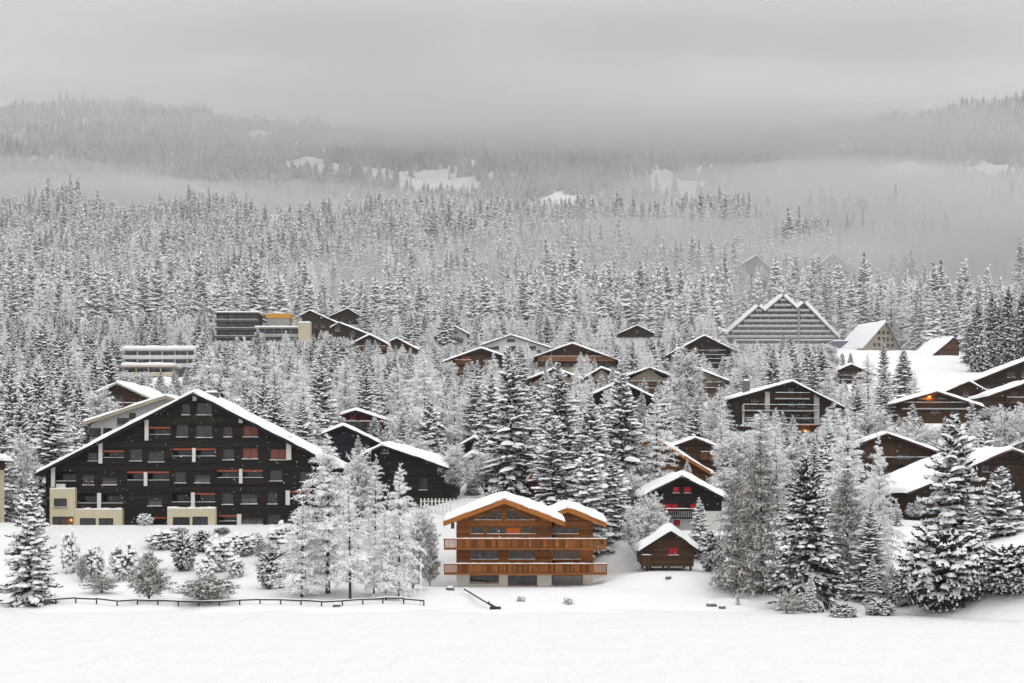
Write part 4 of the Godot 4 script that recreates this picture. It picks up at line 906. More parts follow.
const BLOCKS := [
	{"name":"flat_roofed_block","label":"grey flat-roofed apartment block with orange-topped tower in the forest","x":-90.91,"y":63.73,"z":-560.0,"slabs":[[-17.09,-1.45,1.45,4,2.98,12.0,"grey","dark",0.4,0.0],[-1.82,14.55,1.45,2,3.05,9.0,"concrete","dark",0.6,4.0]],"boxes":[["tower",0.73,9.09,0.0,12.36,-14.0,-6.0,"concrete",0.0],["orange_band",0.55,9.27,12.29,14.0,-14.2,-5.8,"ochre",0.0],["end_wall",13.82,18.18,-2.18,9.45,-6.0,4.6,"cream",0.5]]},
	{"name":"terraced_block","label":"long low terraced building of white snowy decks above the plaster house","x":-100.52,"y":40.88,"z":-430.0,"slabs":[[-11.17,11.17,6.98,2,2.37,8.0,"white","concrete",1.0,-12.0],[-8.94,5.58,1.12,2,2.51,10.0,"cream","concrete",0.9,-2.0]]},
	{"name":"slate_block","label":"plain slate-blue flat-roofed block at the right foot of the pyramid block","x":151.82,"y":71.45,"z":-700.0,"slabs":[],"boxes":[["wall",-5.45,5.0,-4.0,9.55,-14.0,0.0,"slate",0.5]]},
]
const FENCES := [
	{"a":[-50.45,-150],"b":[-8.57,-150],"n":21,"tall":0.62,"tone":"bark","label":"low wooden rail fence along the snowy lake shore"},
]
const PICKETS := [
	{"x":-11.23,"z":-190,"long":3.6,"label":"short white picket fence below the black barn"},
]
const POLES := [
	{"x":-8.91,"z":-150.3,"tall":4.6,"tone":"white_paint","label":"thin pale pole at the right end of the rail fence"},
]
const LOGS := [
	{"a":[-4.83,-157],"b":[-1.61,-146],"up":0.5,"label":"dark wooden beam slanting down the bank before the lake chalet"},
]
const STONES := [
	[-6.44,-160,0.5,"dark stone in the snow below the lake chalet's left corner"],
	[19.22,-148,0.55,"left of two dark stones on the bank below the stilt hut"],
	[20.05,-147,0.45,"right of two dark stones on the bank below the stilt hut"],
	[16.53,-163,0.4,"small dark stone left below the stilt hut"],
	[-16.92,-148.5,0.5,"stone at the foot of the lakeside larches"],
]
const LAMPS := [
	[-53.71,7.95,-187.55,0.14,"orange lamp glowing inside the cream ground-floor box",6.0],
	[73.65,28.31,-271.65,0.16,"glowing porch lamp under the low brown chalet's gable",3.0],
	[55.18,23.05,-289.65,0.16,"glowing lamp at the apartment chalet's ground floor",3.0],
	[-51.39,12.71,-188.6,0.1,"small warm lamp behind a window of the apartment block",2.0],
]
# ------------------------------------------------------------------ houses
# A house stands at the foot of its front wall, below the ridge; x right, y up, z towards the lake. Its roof runs from the ridge (0, top) to the left eave (-el, hl) and the right eave (er, hr).
const TONES := {"black": Color(0.021, 0.0155, 0.012), "dark": Color(0.055, 0.033, 0.021), "brown": Color(0.115, 0.058, 0.032), "warm": Color(0.22, 0.095, 0.036), "rust": Color(0.36, 0.13, 0.034), "orange": Color(0.52, 0.19, 0.04), "honey": Color(0.46, 0.22, 0.1),
	"red": Color(0.12, 0.028, 0.022), "grey": Color(0.11, 0.1, 0.09), "beige": Color(0.42, 0.36, 0.28), "white": Color(0.66, 0.65, 0.62), "cream": Color(0.58, 0.51, 0.37), "concrete": Color(0.33, 0.32, 0.3), "blue": Color(0.022, 0.026, 0.036), "lime": Color(0.8, 0.78, 0.71), "ochre": Color(0.62, 0.3, 0.05), "slate": Color(0.1, 0.13, 0.17)}

func shade(k: Color, r: RandomNumberGenerator, by: float) -> Color:
	var f := 1.0 + r.randf_range(-by, by)
	return Color(k.r * f, k.g * f, k.b * f * (1.0 + r.randf_range(-by, by) * 0.25))

# wall of courses in the plane of xf, from x0 to x1 and y0 to y1, cut by the roof (left, right: lines [slope per metre, x at y = 0]) and by openings [x0, x1, y0, x0 at top, x1 at top, y1]
func courses(g: Geo, xf: Transform3D, x0: float, x1: float, y0: float, y1: float, roof: Callable, holes: Array, high: float, lip: float, k: Color, vary: float, r: RandomNumberGenerator, reveal := 0.22) -> void:
	var cuts := [y0, y1]
	if high > 0.0:
		var y := y0 + high
		while y < y1 - 0.02:
			cuts.append(y)
			y += high
	for h in holes:
		for y in [h[2], h[5]]:
			if y > y0 + 0.01 and y < y1 - 0.01: cuts.append(y)
	cuts.sort()
	for i in cuts.size() - 1:
		var a: float = cuts[i]
		var b: float = cuts[i + 1]
		if b - a < 0.004: continue
		var la: float = maxf(x0, roof.call(a).x)
		var lb: float = maxf(x0, roof.call(b).x)
		var ra: float = minf(x1, roof.call(a).y)
		var rb: float = minf(x1, roof.call(b).y)
		if ra - la < 0.02: continue
		if rb < lb:
			lb = (lb + rb) * 0.5
			rb = lb
		var mid := (a + b) * 0.5
		var here := []
		for h in holes:
			if mid > h[2] and mid < h[5]: here.append(h)
		here.sort_custom(func(p, q): return p[0] + p[3] < q[0] + q[3])
		var edges := [[la, lb]]
		for h in here:
			var ta: float = (a - h[2]) / (h[5] - h[2])
			var tb: float = (b - h[2]) / (h[5] - h[2])
			edges.append([lerpf(h[0], h[3], ta), lerpf(h[0], h[3], tb)])
			edges.append([lerpf(h[1], h[4], ta), lerpf(h[1], h[4], tb)])
		edges.append([ra, rb])
		var z := r.randf_range(0.0, lip * 0.4)
		for e in range(0, edges.size(), 2):
			var pa: float = edges[e][0]
			var pb: float = edges[e][1]
			var qa: float = edges[e + 1][0]
			var qb: float = edges[e + 1][1]
			if qa - pa < 0.01 and qb - pb < 0.01: continue
			var c := shade(k, r, vary)
			var zb := z + lip
			g.cquad(xf * Vector3(pa, a, zb), xf * Vector3(pb, b, z), xf * Vector3(qb, b, z), xf * Vector3(qa, a, zb), c)
			if lip > 0.0: g.cquad(xf * Vector3(pa, a, -0.02), xf * Vector3(pa, a, zb), xf * Vector3(qa, a, zb), xf * Vector3(qa, a, -0.02), c)
			if e > 0: g.cquad(xf * Vector3(pa, a, -reveal), xf * Vector3(pb, b, -reveal), xf * Vector3(pb, b, z), xf * Vector3(pa, a, zb), c)
			if e < edges.size() - 2: g.cquad(xf * Vector3(qa, a, zb), xf * Vector3(qb, b, z), xf * Vector3(qb, b, -reveal), xf * Vector3(qa, a, -reveal), c)
	for h in holes:
		if h[2] > y0 + 0.01 and h[2] < y1: g.cquad(xf * Vector3(h[0], h[2], 0), xf * Vector3(h[1], h[2], 0), xf * Vector3(h[1], h[2], -reveal), xf * Vector3(h[0], h[2], -reveal), k)
		if h[5] < y1 - 0.01 and h[5] > y0: g.cquad(xf * Vector3(h[3], h[5], 0), xf * Vector3(h[4], h[5], 0), xf * Vector3(h[4], h[5], -reveal), xf * Vector3(h[3], h[5], -reveal), k)

# a window in a hole: frame, pane, and what its kind adds
func window(root: Node3D, h: Array, kind: String, frame: Color, r: RandomNumberGenerator) -> void:
	var z := -0.13
	var c := [Vector3(h[0], h[2], z), Vector3(h[1], h[2], z), Vector3(h[4], h[5], z), Vector3(h[3], h[5], z)]
	var g := Geo.new()
	g.col = frame
	var small: bool = absf(h[1] - h[0]) < 0.05 or absf(h[4] - h[3]) < 0.05
	for i in 4:
		if c[i].distance_to(c[(i + 1) % 4]) > 0.1: g.bar(c[i], c[(i + 1) % 4], 0.13, 0.13, Vector3.BACK)
	var w: float = h[1] - h[0]
	if w > 1.0 and not small:
		var n := 2 if w < 2.3 else 3
		for i in range(1, n):
			var f := float(i) / n
			g.bar(c[0].lerp(c[1], f), c[3].lerp(c[2], f), 0.07, 0.07, Vector3.BACK)
	g.paint()
	var o := part("window", g.mesh(), M.wood, root)
	g = Geo.new()
	g.quad(c[0], c[3], c[2], c[1])
	if kind in ["red", "salmon", "cloth"]:
		for i in g.v.size(): g.v[i].z -= 0.03
		part("roller_blind", g.mesh(), {"red": M.red_paint, "salmon": M.salmon_blind, "cloth": M.orange_cloth}[kind], o)
	else:
		part("pane", g.mesh(), M.glass, o)
	if kind == "curtain" or kind == "half":
		g = Geo.new()
		var lo: float = h[2] + (0.0 if kind == "curtain" else 0.0)
		var hi: float = h[5] if kind == "curtain" else lerpf(h[2], h[5], 0.55)
		for span in ([[0.02, r.randf_range(0.25, 0.42)], [r.randf_range(0.6, 0.75), 0.98]] if kind == "curtain" else [[0.02, 0.98]]):
			var n := 8
			for i in n:
				var xa: float = lerpf(h[0], h[1], lerpf(span[0], span[1], float(i) / n))
				var xb: float = lerpf(h[0], h[1], lerpf(span[0], span[1], float(i + 1) / n))
				var za := -0.28 - 0.05 * (i % 2)
				var zb := -0.28 - 0.05 * ((i + 1) % 2)
				g.quad(Vector3(xa, lo, za), Vector3(xa, hi, za), Vector3(xb, hi, zb), Vector3(xb, lo, zb))
		part("curtain", g.mesh(), M.curtain, o)
	if kind in ["shutters", "red_shutters"]:
		var s := Geo.new()
		s.col = TONES.red * 3.0 if kind == "red_shutters" else TONES.dark
		for side in [[h[0] - w * 0.5 - 0.05, h[0] - 0.08], [h[1] + 0.08, h[1] + w * 0.5 + 0.05]]:
			s.box(Vector3(side[0], h[2], 0.05), Vector3(side[1], h[5], 0.1))
		s.paint()
		part("shutters", s.mesh(), M.wood, o)
	if not small and w > 0.5:
		var s := Geo.new()
		s.col = frame
		s.box(Vector3(h[0] - 0.08, h[2] - 0.09, -0.1), Vector3(h[1] + 0.08, h[2] - 0.02, 0.14))
		s.paint()
		part("sill", s.mesh(), M.wood, o)
		s = Geo.new()
		ridge_snow(s, Vector3(h[0] - 0.07, h[2] - 0.018, 0.05), Vector3(h[1] + 0.07, h[2] - 0.018, 0.05), 0.09, 0.07, r)
		part("snow", s.mesh(), M.roof_snow, o)

# snow lying along a rail or sill
func ridge_snow(g: Geo, p: Vector3, q: Vector3, half: float, high: float, r: RandomNumberGenerator) -> void:
	var along := (q - p).normalized()
	var side := along.cross(Vector3.UP).normalized() * half
	var n := clampi(int(p.distance_to(q) / 0.45), 2, 60)
	var last := -1.0
	for i in n:
		var a := p.lerp(q, float(i) / n)
		var b := p.lerp(q, float(i + 1) / n)
		var ha := high * r.randf_range(0.5, 1.2) if last < 0.0 else last
		var hb := high * r.randf_range(0.5, 1.2)
		last = hb
		var ua := Vector3(0, ha, 0)
		var ub := Vector3(0, hb, 0)
		g.quad(a + side, a + side * 0.5 + ua, b + side * 0.5 + ub, b + side)
		g.quad(a + side * 0.5 + ua, a - side * 0.5 + ua, b - side * 0.5 + ub, b + side * 0.5 + ub)
		g.quad(a - side * 0.5 + ua, a - side, b - side, b - side * 0.5 + ub)

func balcony(root: Node3D, x0: float, x1: float, y: float, deep: float, k: Color, style: String, r: RandomNumberGenerator, posts := 0.0) -> void:
	var g := Geo.new()
	g.col = TONES.white if style == "slab" else k
	g.box(Vector3(x0, y - 0.2, 0.03), Vector3(x1, y, deep))
	g.paint()
	var o := part("balcony", g.mesh(), M.wood, root)
	var high := 1.0
	g = Geo.new()
	if style == "slab":
		for f in [0.35, 0.7, 1.0]:
			g.col = TONES.dark
			g.box(Vector3(x0 + 0.02, y + f * high - 0.1, deep - 0.09), Vector3(x1 - 0.02, y + f * high, deep - 0.04))
		g.paint()
		part("rail", g.mesh(), M.wood, o)
	else:
		# upright boards with gaps
		var put := func(a: Vector3, b: Vector3, out: Vector3) -> void:
			var n := maxi(1, int(a.distance_to(b) / 0.21))
			var step := (b - a) / n
			for i in n:
				var c := shade(k, r, 0.55)
				var p := a + step * (i + 0.18)
				var q := a + step * (i + 0.82)
				var w := Vector3(0, high * 0.9, 0)
				var z := out * (0.025 if i % 2 else 0.0)
				g.cquad(p + z + Vector3(0, 0.05, 0), p + z + w, q + z + w, q + z + Vector3(0, 0.05, 0), c)
				g.cquad(q + z + Vector3(0, 0.05, 0), q + z + w, q + z + w - out * 0.03, q + z - out * 0.03 + Vector3(0, 0.05, 0), c)
		put.call(Vector3(x0, y, deep), Vector3(x1, y, deep), Vector3.BACK)
		put.call(Vector3(x1, y, deep), Vector3(x1, y, 0.1), Vector3.RIGHT)
		put.call(Vector3(x0, y, 0.1), Vector3(x0, y, deep), Vector3.LEFT)
		part("boards", g.mesh(), M.wood, o, Vector3.ZERO, "stuff")
		g = Geo.new()
		g.col = shade(k, r, 0.1)
		g.box(Vector3(x0 - 0.06, y + high * 0.9, deep - 0.07), Vector3(x1 + 0.06, y + high, deep + 0.08))
		g.box(Vector3(x0 - 0.07, y + high * 0.9, 0.05), Vector3(x0 + 0.07, y + high - 0.003, deep - 0.07))
		g.box(Vector3(x1 - 0.07, y + high * 0.9, 0.05), Vector3(x1 + 0.07, y + high - 0.003, deep - 0.07))
		g.paint()
		part("handrail", g.mesh(), M.wood, o)
	g = Geo.new()
	ridge_snow(g, Vector3(x0, y + high, deep), Vector3(x1, y + high, deep), 0.08, 0.1, r)
	part("snow", g.mesh(), M.roof_snow, o)
	if posts > 0.0:
		var x := x0 + 0.15
		while x <= x1 - 0.1:
			g = Geo.new()
			g.col = k
			g.box(Vector3(x - 0.09, y - 2.7, deep - 0.22), Vector3(x + 0.09, y - 0.2, deep - 0.04))
			g.paint()
			part("post", g.mesh(), M.wood, o)
			x += posts

func roof(root: Node3D, top: float, el: float, hl: float, er: float, hr: float, front: float, back: float, k: Color, edge: Color, depth: float, thick: float, r: RandomNumberGenerator) -> Node3D:
	var g := Geo.new()
	g.col = k
	var t := thick
	for s in [[-el, hl], [er, hr]]:
		var a := Vector3(0, top, front)
		var b := Vector3(s[0], s[1], front)
		var away := Vector3(0, 0, back - front)
		var dn := Vector3(0, -t, 0)
		g.quad(a, b, b + away, a + away)
		g.quad(a + dn, b + dn, b + away + dn, a + away + dn)
		g.quad(a, a + dn, b + dn, b)
		g.quad(a + away, a + away + dn, b + away + dn, b + away)
		g.quad(b, b + dn, b + away + dn, b + away)
	g.paint()
	var o := part("roof", g.mesh(), M.wood, root)
	# barge boards on the front gable
	for s in [[-el, hl], [er, hr]]:
		g = Geo.new()
		g.col = edge
		var w := 0.06 if depth < 0.4 else 0.09
		var a := Vector3(0, top + 0.03, front + 0.004)
		var b := Vector3(s[0], s[1] + 0.03, front + 0.004)
		var dn := Vector3(0, -depth, 0)
		var z := Vector3(0, 0, w)
		g.quad(a + z, b + z, b + dn + z, a + dn + z)
		g.quad(a + dn + z, b + dn + z, b + dn, a + dn)
		g.quad(a, b, b + z, a + z)
		g.quad(b, b + z, b + dn + z, b + dn)
		g.paint()
		part("barge_board", g.mesh(), M.wood, o)
	# rafters' ends under the front overhang: the purlins
	if front > 0.6:
		for f in [0.0, 0.5, 0.95]:
			for s in ([[-el, hl]] if f == 0.0 else [[-el, hl], [er, hr]]):
				g = Geo.new()
				g.col = edge
				var p := Vector3(s[0] * f, lerpf(top, s[1], f) - t - 0.12, 0)
				g.box(p + Vector3(-0.09, -0.11, -0.05), p + Vector3(0.09, 0.11, front - 0.05))
				g.paint()
				part("purlin", g.mesh(), M.wood, o)
	# the snow lying on it
	var nx := 22
	var nz := 12
	var v := PackedVector3Array()
	var ex := 0.1
	for j in nz + 1:
		var fz := float(j) / nz
		fz = fz * fz * (3.0 - 2.0 * fz) * 0.5 + fz * 0.5
		var z0 := lerpf(front + ex + 0.05, back - ex, fz)
		for i in nx * 2 + 1:
			var u := float(i - nx) / nx
			u = signf(u) * (1.0 - pow(1.0 - absf(u), 1.35))
			var z := z0
			var rag := 0.26 * noise_b.get_noise_3d(z * 3.1, root.position.x + signf(u) * 7.0, top) if absf(u) > 0.999 else 0.0
			var x := u * ((el if u < 0.0 else er) + ex + rag)
			if j == 0: z += 0.2 * noise_b.get_noise_2d(x * 3.0 + root.position.x, top * 5.0)
			var e: float = el if u < 0.0 else er
			var h: float = hl if u < 0.0 else hr
			var y := top + (h - top) * absf(x) / e
			var dist := 0.0 if absf(u) > 0.999 or j == 0 or j == nz else minf((e + ex) - absf(x), minf(front + ex + 0.05 - z, z - back + ex))
			var f := clampf(dist / (snow_deep * 0.8), 0.0, 1.0)
			var p := sqrt(1.0 - (1.0 - f) * (1.0 - f))
			var lump := noise_b.get_noise_3d(x * 2.2 + top * 9.0, z * 2.2, root.position.x) * 0.4 + noise_b.get_noise_3d(x * 0.7, z * 0.7 + top, root.position.z) * 0.5
			var ease := sqrt(x * x + 0.09) - absf(x)
			v.append(Vector3(x, y - ease * 0.3 - 0.03 + snow_deep * p * (1.0 + lump), z))
	var w2 := nx * 2 + 1
	var idx := PackedInt32Array()
	for j in nz:
		for i in nx * 2:
			var a := j * w2 + i
			idx.append_array([a, a + w2, a + 1, a + 1, a + w2, a + w2 + 1])
	part("snow_cover", smooth(v, idx), M.roof_snow, o)
	return o

var snow_deep := 0.4

func chimney(onto: Node3D, at: Vector3, w: float, h: float, r: RandomNumberGenerator) -> void:
	var g := Geo.new()
	g.box(at + Vector3(-w, -1.2, -w), at + Vector3(w, h, w))
	g.box(at + Vector3(-w - 0.1, h, -w - 0.1), at + Vector3(w + 0.1, h + 0.1, w + 0.1))
	var o := part("chimney", g.mesh(), M.stone, onto)
	var v := PackedVector3Array()
	var idx := PackedInt32Array()
	for j in 5:
		for i in 5:
			var x := (i / 2.0 - 1.0)
			var z := (j / 2.0 - 1.0)
			var f := (1.0 - pow(absf(x), 3.0)) * (1.0 - pow(absf(z), 3.0))
			v.append(at + Vector3(x * (w + 0.12), h + 0.08 + 0.3 * sqrt(maxf(f, 0.0)), z * (w + 0.12)))
			if i < 4 and j < 4:
				var a := j * 5 + i
				idx.append_array([a, a + 5, a + 1, a + 1, a + 5, a + 6])
	o = part("chimney_snow", smooth(v, idx), M.roof_snow, onto)

func body(root: Node3D, h: Dictionary, r: RandomNumberGenerator) -> void:
	var thick := 0.2
	var top: float = h.top
	var el: float = h.el
	var er: float = h.er
	var sl: float = (top - h.hl) / el
	var sr: float = (top - h.hr) / er
	var wl: float = el - h.get("side", 0.9)
	var wr: float = er - h.get("side", 0.9)
	var deep: float = h.get("deep", 11.0)
	var under := top - thick - 0.01
	var roofline := func(y: float) -> Vector2: return Vector2(-maxf(under - y, 0.0) / sl, maxf(under - y, 0.0) / sr)
	var k: Color = TONES[h.wall]
	var foot: float = h.get("foot", 0.0)
	var holes := []
	for w in h.get("windows", []): holes.append(w[0])
	for w in h.get("recess", []): holes.append([w[0], w[1], w[2], w[0], w[1], w[3]])
	var plaster: bool = h.wall in ["white", "cream", "beige", "concrete"]
	var g := Geo.new()
	var fine: float = h.get("board", 0.24)
	var y_under := -0.1 if h.has("stilts") else -4.0
	if foot > 0.0:
		var gp := Geo.new()
		courses(gp, Transform3D(), -wl, wr, y_under, foot, roofline, holes, 0.0, 0.0, TONES[h.get("foot_tone", "white")], 0.0, r)
		for s in [[-wl, -PI / 2], [wr, PI / 2]]:
			var xf := Transform3D(Basis(Vector3.UP, s[1]), Vector3(s[0], 0, -deep * 0.5))
			courses(gp, xf, -deep * 0.5, deep * 0.5, y_under, foot, func(_y): return Vector2(-99, 99), [], 0.0, 0.0, TONES[h.get("foot_tone", "white")], 0.0, r)
		part("ground_floor_wall", gp.mesh(), M.plaster, root)
	var from := foot if foot > 0.0 else y_under
	courses(g, Transform3D(), -wl, wr, from, under, roofline, holes, 0.0 if plaster else fine, 0.0 if plaster else 0.035, k, 0.0 if plaster else 0.34, r)
	for s in [[-wl, -PI / 2, top - sl * wl - thick], [wr, PI / 2, top - sr * wr - thick]]:
		var xf := Transform3D(Basis(Vector3.UP, s[1]), Vector3(s[0], 0, -deep * 0.5))
		courses(g, xf, -deep * 0.5, deep * 0.5, from, s[2], func(_y): return Vector2(-99, 99), [], 0.0 if plaster else fine, 0.0 if plaster else 0.03, k, 0.0 if plaster else 0.2, r)
	g.cquad(Vector3(-wl, y_under, -deep), Vector3(-wl, top - sl * wl - thick, -deep), Vector3(0, under, -deep), Vector3(0, y_under, -deep), k)
	g.cquad(Vector3(wr, y_under, -deep), Vector3(wr, top - sr * wr - thick, -deep), Vector3(0, under, -deep), Vector3(0, y_under, -deep), k)
	part("wall", g.mesh(), M.plaster if plaster else M.wood, root)
	g = Geo.new()
	var y := 0.05
	while y < top - 2.2:
		var span: Vector2 = roofline.call(y + 0.1)
		g.box(Vector3(maxf(-wl, span.x) + 0.3, y - 0.12, -deep + 0.3), Vector3(minf(wr, span.y) - 0.3, y, -0.45))
		y += 2.7
	if g.v.size(): part("floors", g.mesh(), M.floorboards, root)
	for w in h.get("windows", []): window(root, w[0], w[1] if w.size() > 1 else "", TONES[h.get("frame", "brown")], r)
	for w in h.get("recess", []): recess(root, w, k, r)
	for b in h.get("bays", []): bay(root, b, r)
	for b in h.get("pillars", []):
		g = Geo.new()
		g.col = TONES[b[4]]
		g.box(Vector3(b[0] - b[3], b[1], b[5]), Vector3(b[0] + b[3], b[2], b[5] + 0.3))
		g.paint()
		part("pillar", g.mesh(), M.plaster, root)
	if h.has("stilts"):
		for x in [-wl + 0.3, (wr - wl) * 0.5, wr - 0.3]:
			for z in [-0.3, -deep + 0.4]:
				g = Geo.new()
				g.col = k
				g.box(Vector3(x - 0.12, -2.2, z - 0.12), Vector3(x + 0.12, -0.1, z + 0.12))
				g.paint()
				part("stilt", g.mesh(), M.wood, root)
		g = Geo.new()
		g.col = k
		g.box(Vector3(-wl, -0.28, -deep), Vector3(wr, -0.1, 0.05))
		g.paint()
		part("floor_deck", g.mesh(), M.wood, root)
	for b in h.get("balconies", []): balcony(root, b[0], b[1], b[2], h.get("balcony_deep", 1.3), TONES[h.get("balcony_tone", h.wall)], h.get("balcony_style", "boards"), r, h.get("posts", 0.0))
	snow_deep = h.get("snow", 0.5)
	var rf := roof(root, top, el, h.hl, er, h.hr, h.get("front", 1.2), -deep - 0.6, TONES[h.get("soffit", "dark")], TONES[h.get("edge", "brown")], h.get("edge_deep", 0.32), thick, r)
	for c in h.get("chimneys", []):
		var hy: float = top - (sl if c[0] < 0.0 else sr) * absf(c[0])
		chimney(rf, Vector3(c[0], hy, c[1]), c[2], c[3], r)

# a plastered box standing proud of the facade [x0, x1, y0, y1, proud, tone, windows]
func bay(root: Node3D, b: Array, r: RandomNumberGenerator) -> void:
	var g := Geo.new()
	var holes := []
	for w in b[6]: holes.append(w[0])
	var k: Color = TONES[b[5]]
	var xf := Transform3D(Basis(), Vector3(0, 0, b[4]))
	courses(g, xf, b[0], b[1], b[2], b[3], func(_y): return Vector2(-999, 999), holes, 0.0, 0.0, k, 0.0, r)
	for x in [b[0], b[1]]:
		g.cquad(Vector3(x, b[2], 0), Vector3(x, b[3], 0), Vector3(x, b[3], b[4]), Vector3(x, b[2], b[4]), k)
	g.cquad(Vector3(b[0], b[3], 0), Vector3(b[1], b[3], 0), Vector3(b[1], b[3], b[4]), Vector3(b[0], b[3], b[4]), k)
	var o := part("bay", g.mesh(), M.plaster, root)
	g = Geo.new()
	ridge_snow(g, Vector3(b[0], b[3] + 0.004, b[4] * 0.5), Vector3(b[1], b[3] + 0.004, b[4] * 0.5), b[4] * 0.5, 0.22, r)
	part("snow", g.mesh(), M.roof_snow, o)
	var before := root.get_child_count()
	for w in b[6]: window(root, w[0], w[1], TONES.dark, r)
	for i in range(before, root.get_child_count()): (root.get_child(i) as Node3D).position.z += b[4]

# a loggia: hollow with side walls, back wall with glass, parapet and sometimes an awning box [x0, x1, y0, y1, awning]
func recess(root: Node3D, w: Array, k: Color, r: RandomNumberGenerator) -> void:
	var g := Geo.new()
	var z := -1.5
	var c := k * 1.1
	c.a = 1.0
	g.cquad(Vector3(w[0], w[2], 0), Vector3(w[0], w[3], 0), Vector3(w[0], w[3], z), Vector3(w[0], w[2], z), c)
	g.cquad(Vector3(w[1], w[2], 0), Vector3(w[1], w[3], 0), Vector3(w[1], w[3], z), Vector3(w[1], w[2], z), c)
	g.cquad(Vector3(w[0], w[3], 0), Vector3(w[1], w[3], 0), Vector3(w[1], w[3], z), Vector3(w[0], w[3], z), c)
	g.cquad(Vector3(w[0], w[2], 0), Vector3(w[1], w[2], 0), Vector3(w[1], w[2], z), Vector3(w[0], w[2], z), c)
	g.cquad(Vector3(w[0], w[2], z), Vector3(w[0], w[3], z), Vector3(w[1], w[3], z), Vector3(w[1], w[2], z), c)
	var o := part("loggia", g.mesh(), M.wood, root)
	var high: float = w[3] - w[2]
	g = Geo.new()
	var a := lerpf(w[0], w[1], 0.12)
	var b := lerpf(w[0], w[1], 0.88)
	g.quad(Vector3(a, w[2] + 0.1, z + 0.05), Vector3(a, w[2] + high * 0.85, z + 0.05), Vector3(b, w[2] + high * 0.85, z + 0.05), Vector3(b, w[2] + 0.1, z + 0.05))
	part("pane", g.mesh(), M.glass, o)
	if high > 1.5:
		g = Geo.new()
		g.col = shade(k, r, 0.2)
		g.box(Vector3(w[0] - 0.02, w[2] - 0.1, 0.03), Vector3(w[1] + 0.02, w[2] + 0.72, 0.12))
		g.paint()
		part("parapet", g.mesh(), M.wood, o)
		g = Geo.new()
		ridge_snow(g, Vector3(w[0], w[2] + 0.72, 0.075), Vector3(w[1], w[2] + 0.72, 0.075), 0.05, 0.05, r)
		part("snow", g.mesh(), M.roof_snow, o)
	if w.size() > 4 and w[4]:
		g = Geo.new()
		g.box(Vector3(w[0] + 0.04, w[3] - 0.27, -0.02), Vector3(w[1] - 0.04, w[3] - 0.06, 0.22))
		part("awning", g.mesh(), M[w[4]], o)

func chalet(given: Dictionary) -> Node3D:
	var h := given.duplicate(true)
	var r := RandomNumberGenerator.new()
	r.seed = int(absf(h.x * 13.0 + h.z * 7.0)) + 5
	var root := thing(h.name, h.label, h.get("category", "house"), Vector3(h.x, h.y, h.z), deg_to_rad(h.get("yaw", 0.0)), h.get("group", "chalets on the hillside"))
	if h.has("rows"): lay_rows(h, r)
	body(root, h, r)
	for a in h.get("annex", []):
		var sub := h.duplicate()
		for key in ["windows", "recess", "balconies", "chimneys", "annex"]: sub.erase(key)
		sub.merge(a, true)
		var before := root.get_child_count()
		body(root, sub, r)
		for i in range(before, root.get_child_count()): (root.get_child(i) as Node3D).position += Vector3(a.dx, 0, a.dz)
	return root

# storeys of windows and balconies for a house whose details the photograph leaves small: rows = [[y of the floor, kind of windows, balcony], ...]
func lay_rows(h: Dictionary, r: RandomNumberGenerator) -> void:
	var win: Array = h.get("windows", []).duplicate()
	var bal: Array = h.get("balconies", []).duplicate()
	var side: float = h.get("side", 0.9)
	for row in h.rows:
		var y: float = row[0]
		var top: float = h.top - 0.5
		var l: float = -minf(h.el - side, (top - y - 2.0) / ((h.top - h.hl) / h.el)) + 0.5
		var rr: float = minf(h.er - side, (top - y - 2.0) / ((h.top - h.hr) / h.er)) - 0.5
		var n := maxi(1, int((rr - l) / 2.6))
		for i in n:
			var c := lerpf(l, rr, (i + 0.5) / n) + r.randf_range(-0.15, 0.15)
			var w := r.randf_range(0.5, 0.85)
			if rr - l < 1.2: continue
			var door: bool = row[2] and r.randf() < 0.5
			var kind: String = row[1] if row[1] else ["", "", "curtain", "half"][r.randi() % 4]
			win.append([[c - w, c + w, y + (0.15 if door else 0.85), c - w, c + w, y + 2.05], kind])
		if row[2]: bal.append([-(h.el - side) - 0.2 if l < -h.el + side + 1.0 else l - 0.5, (h.er - side) + 0.2 if rr > h.er - side - 1.0 else rr + 0.5, y])
	h.windows = win
	h.balconies = bal
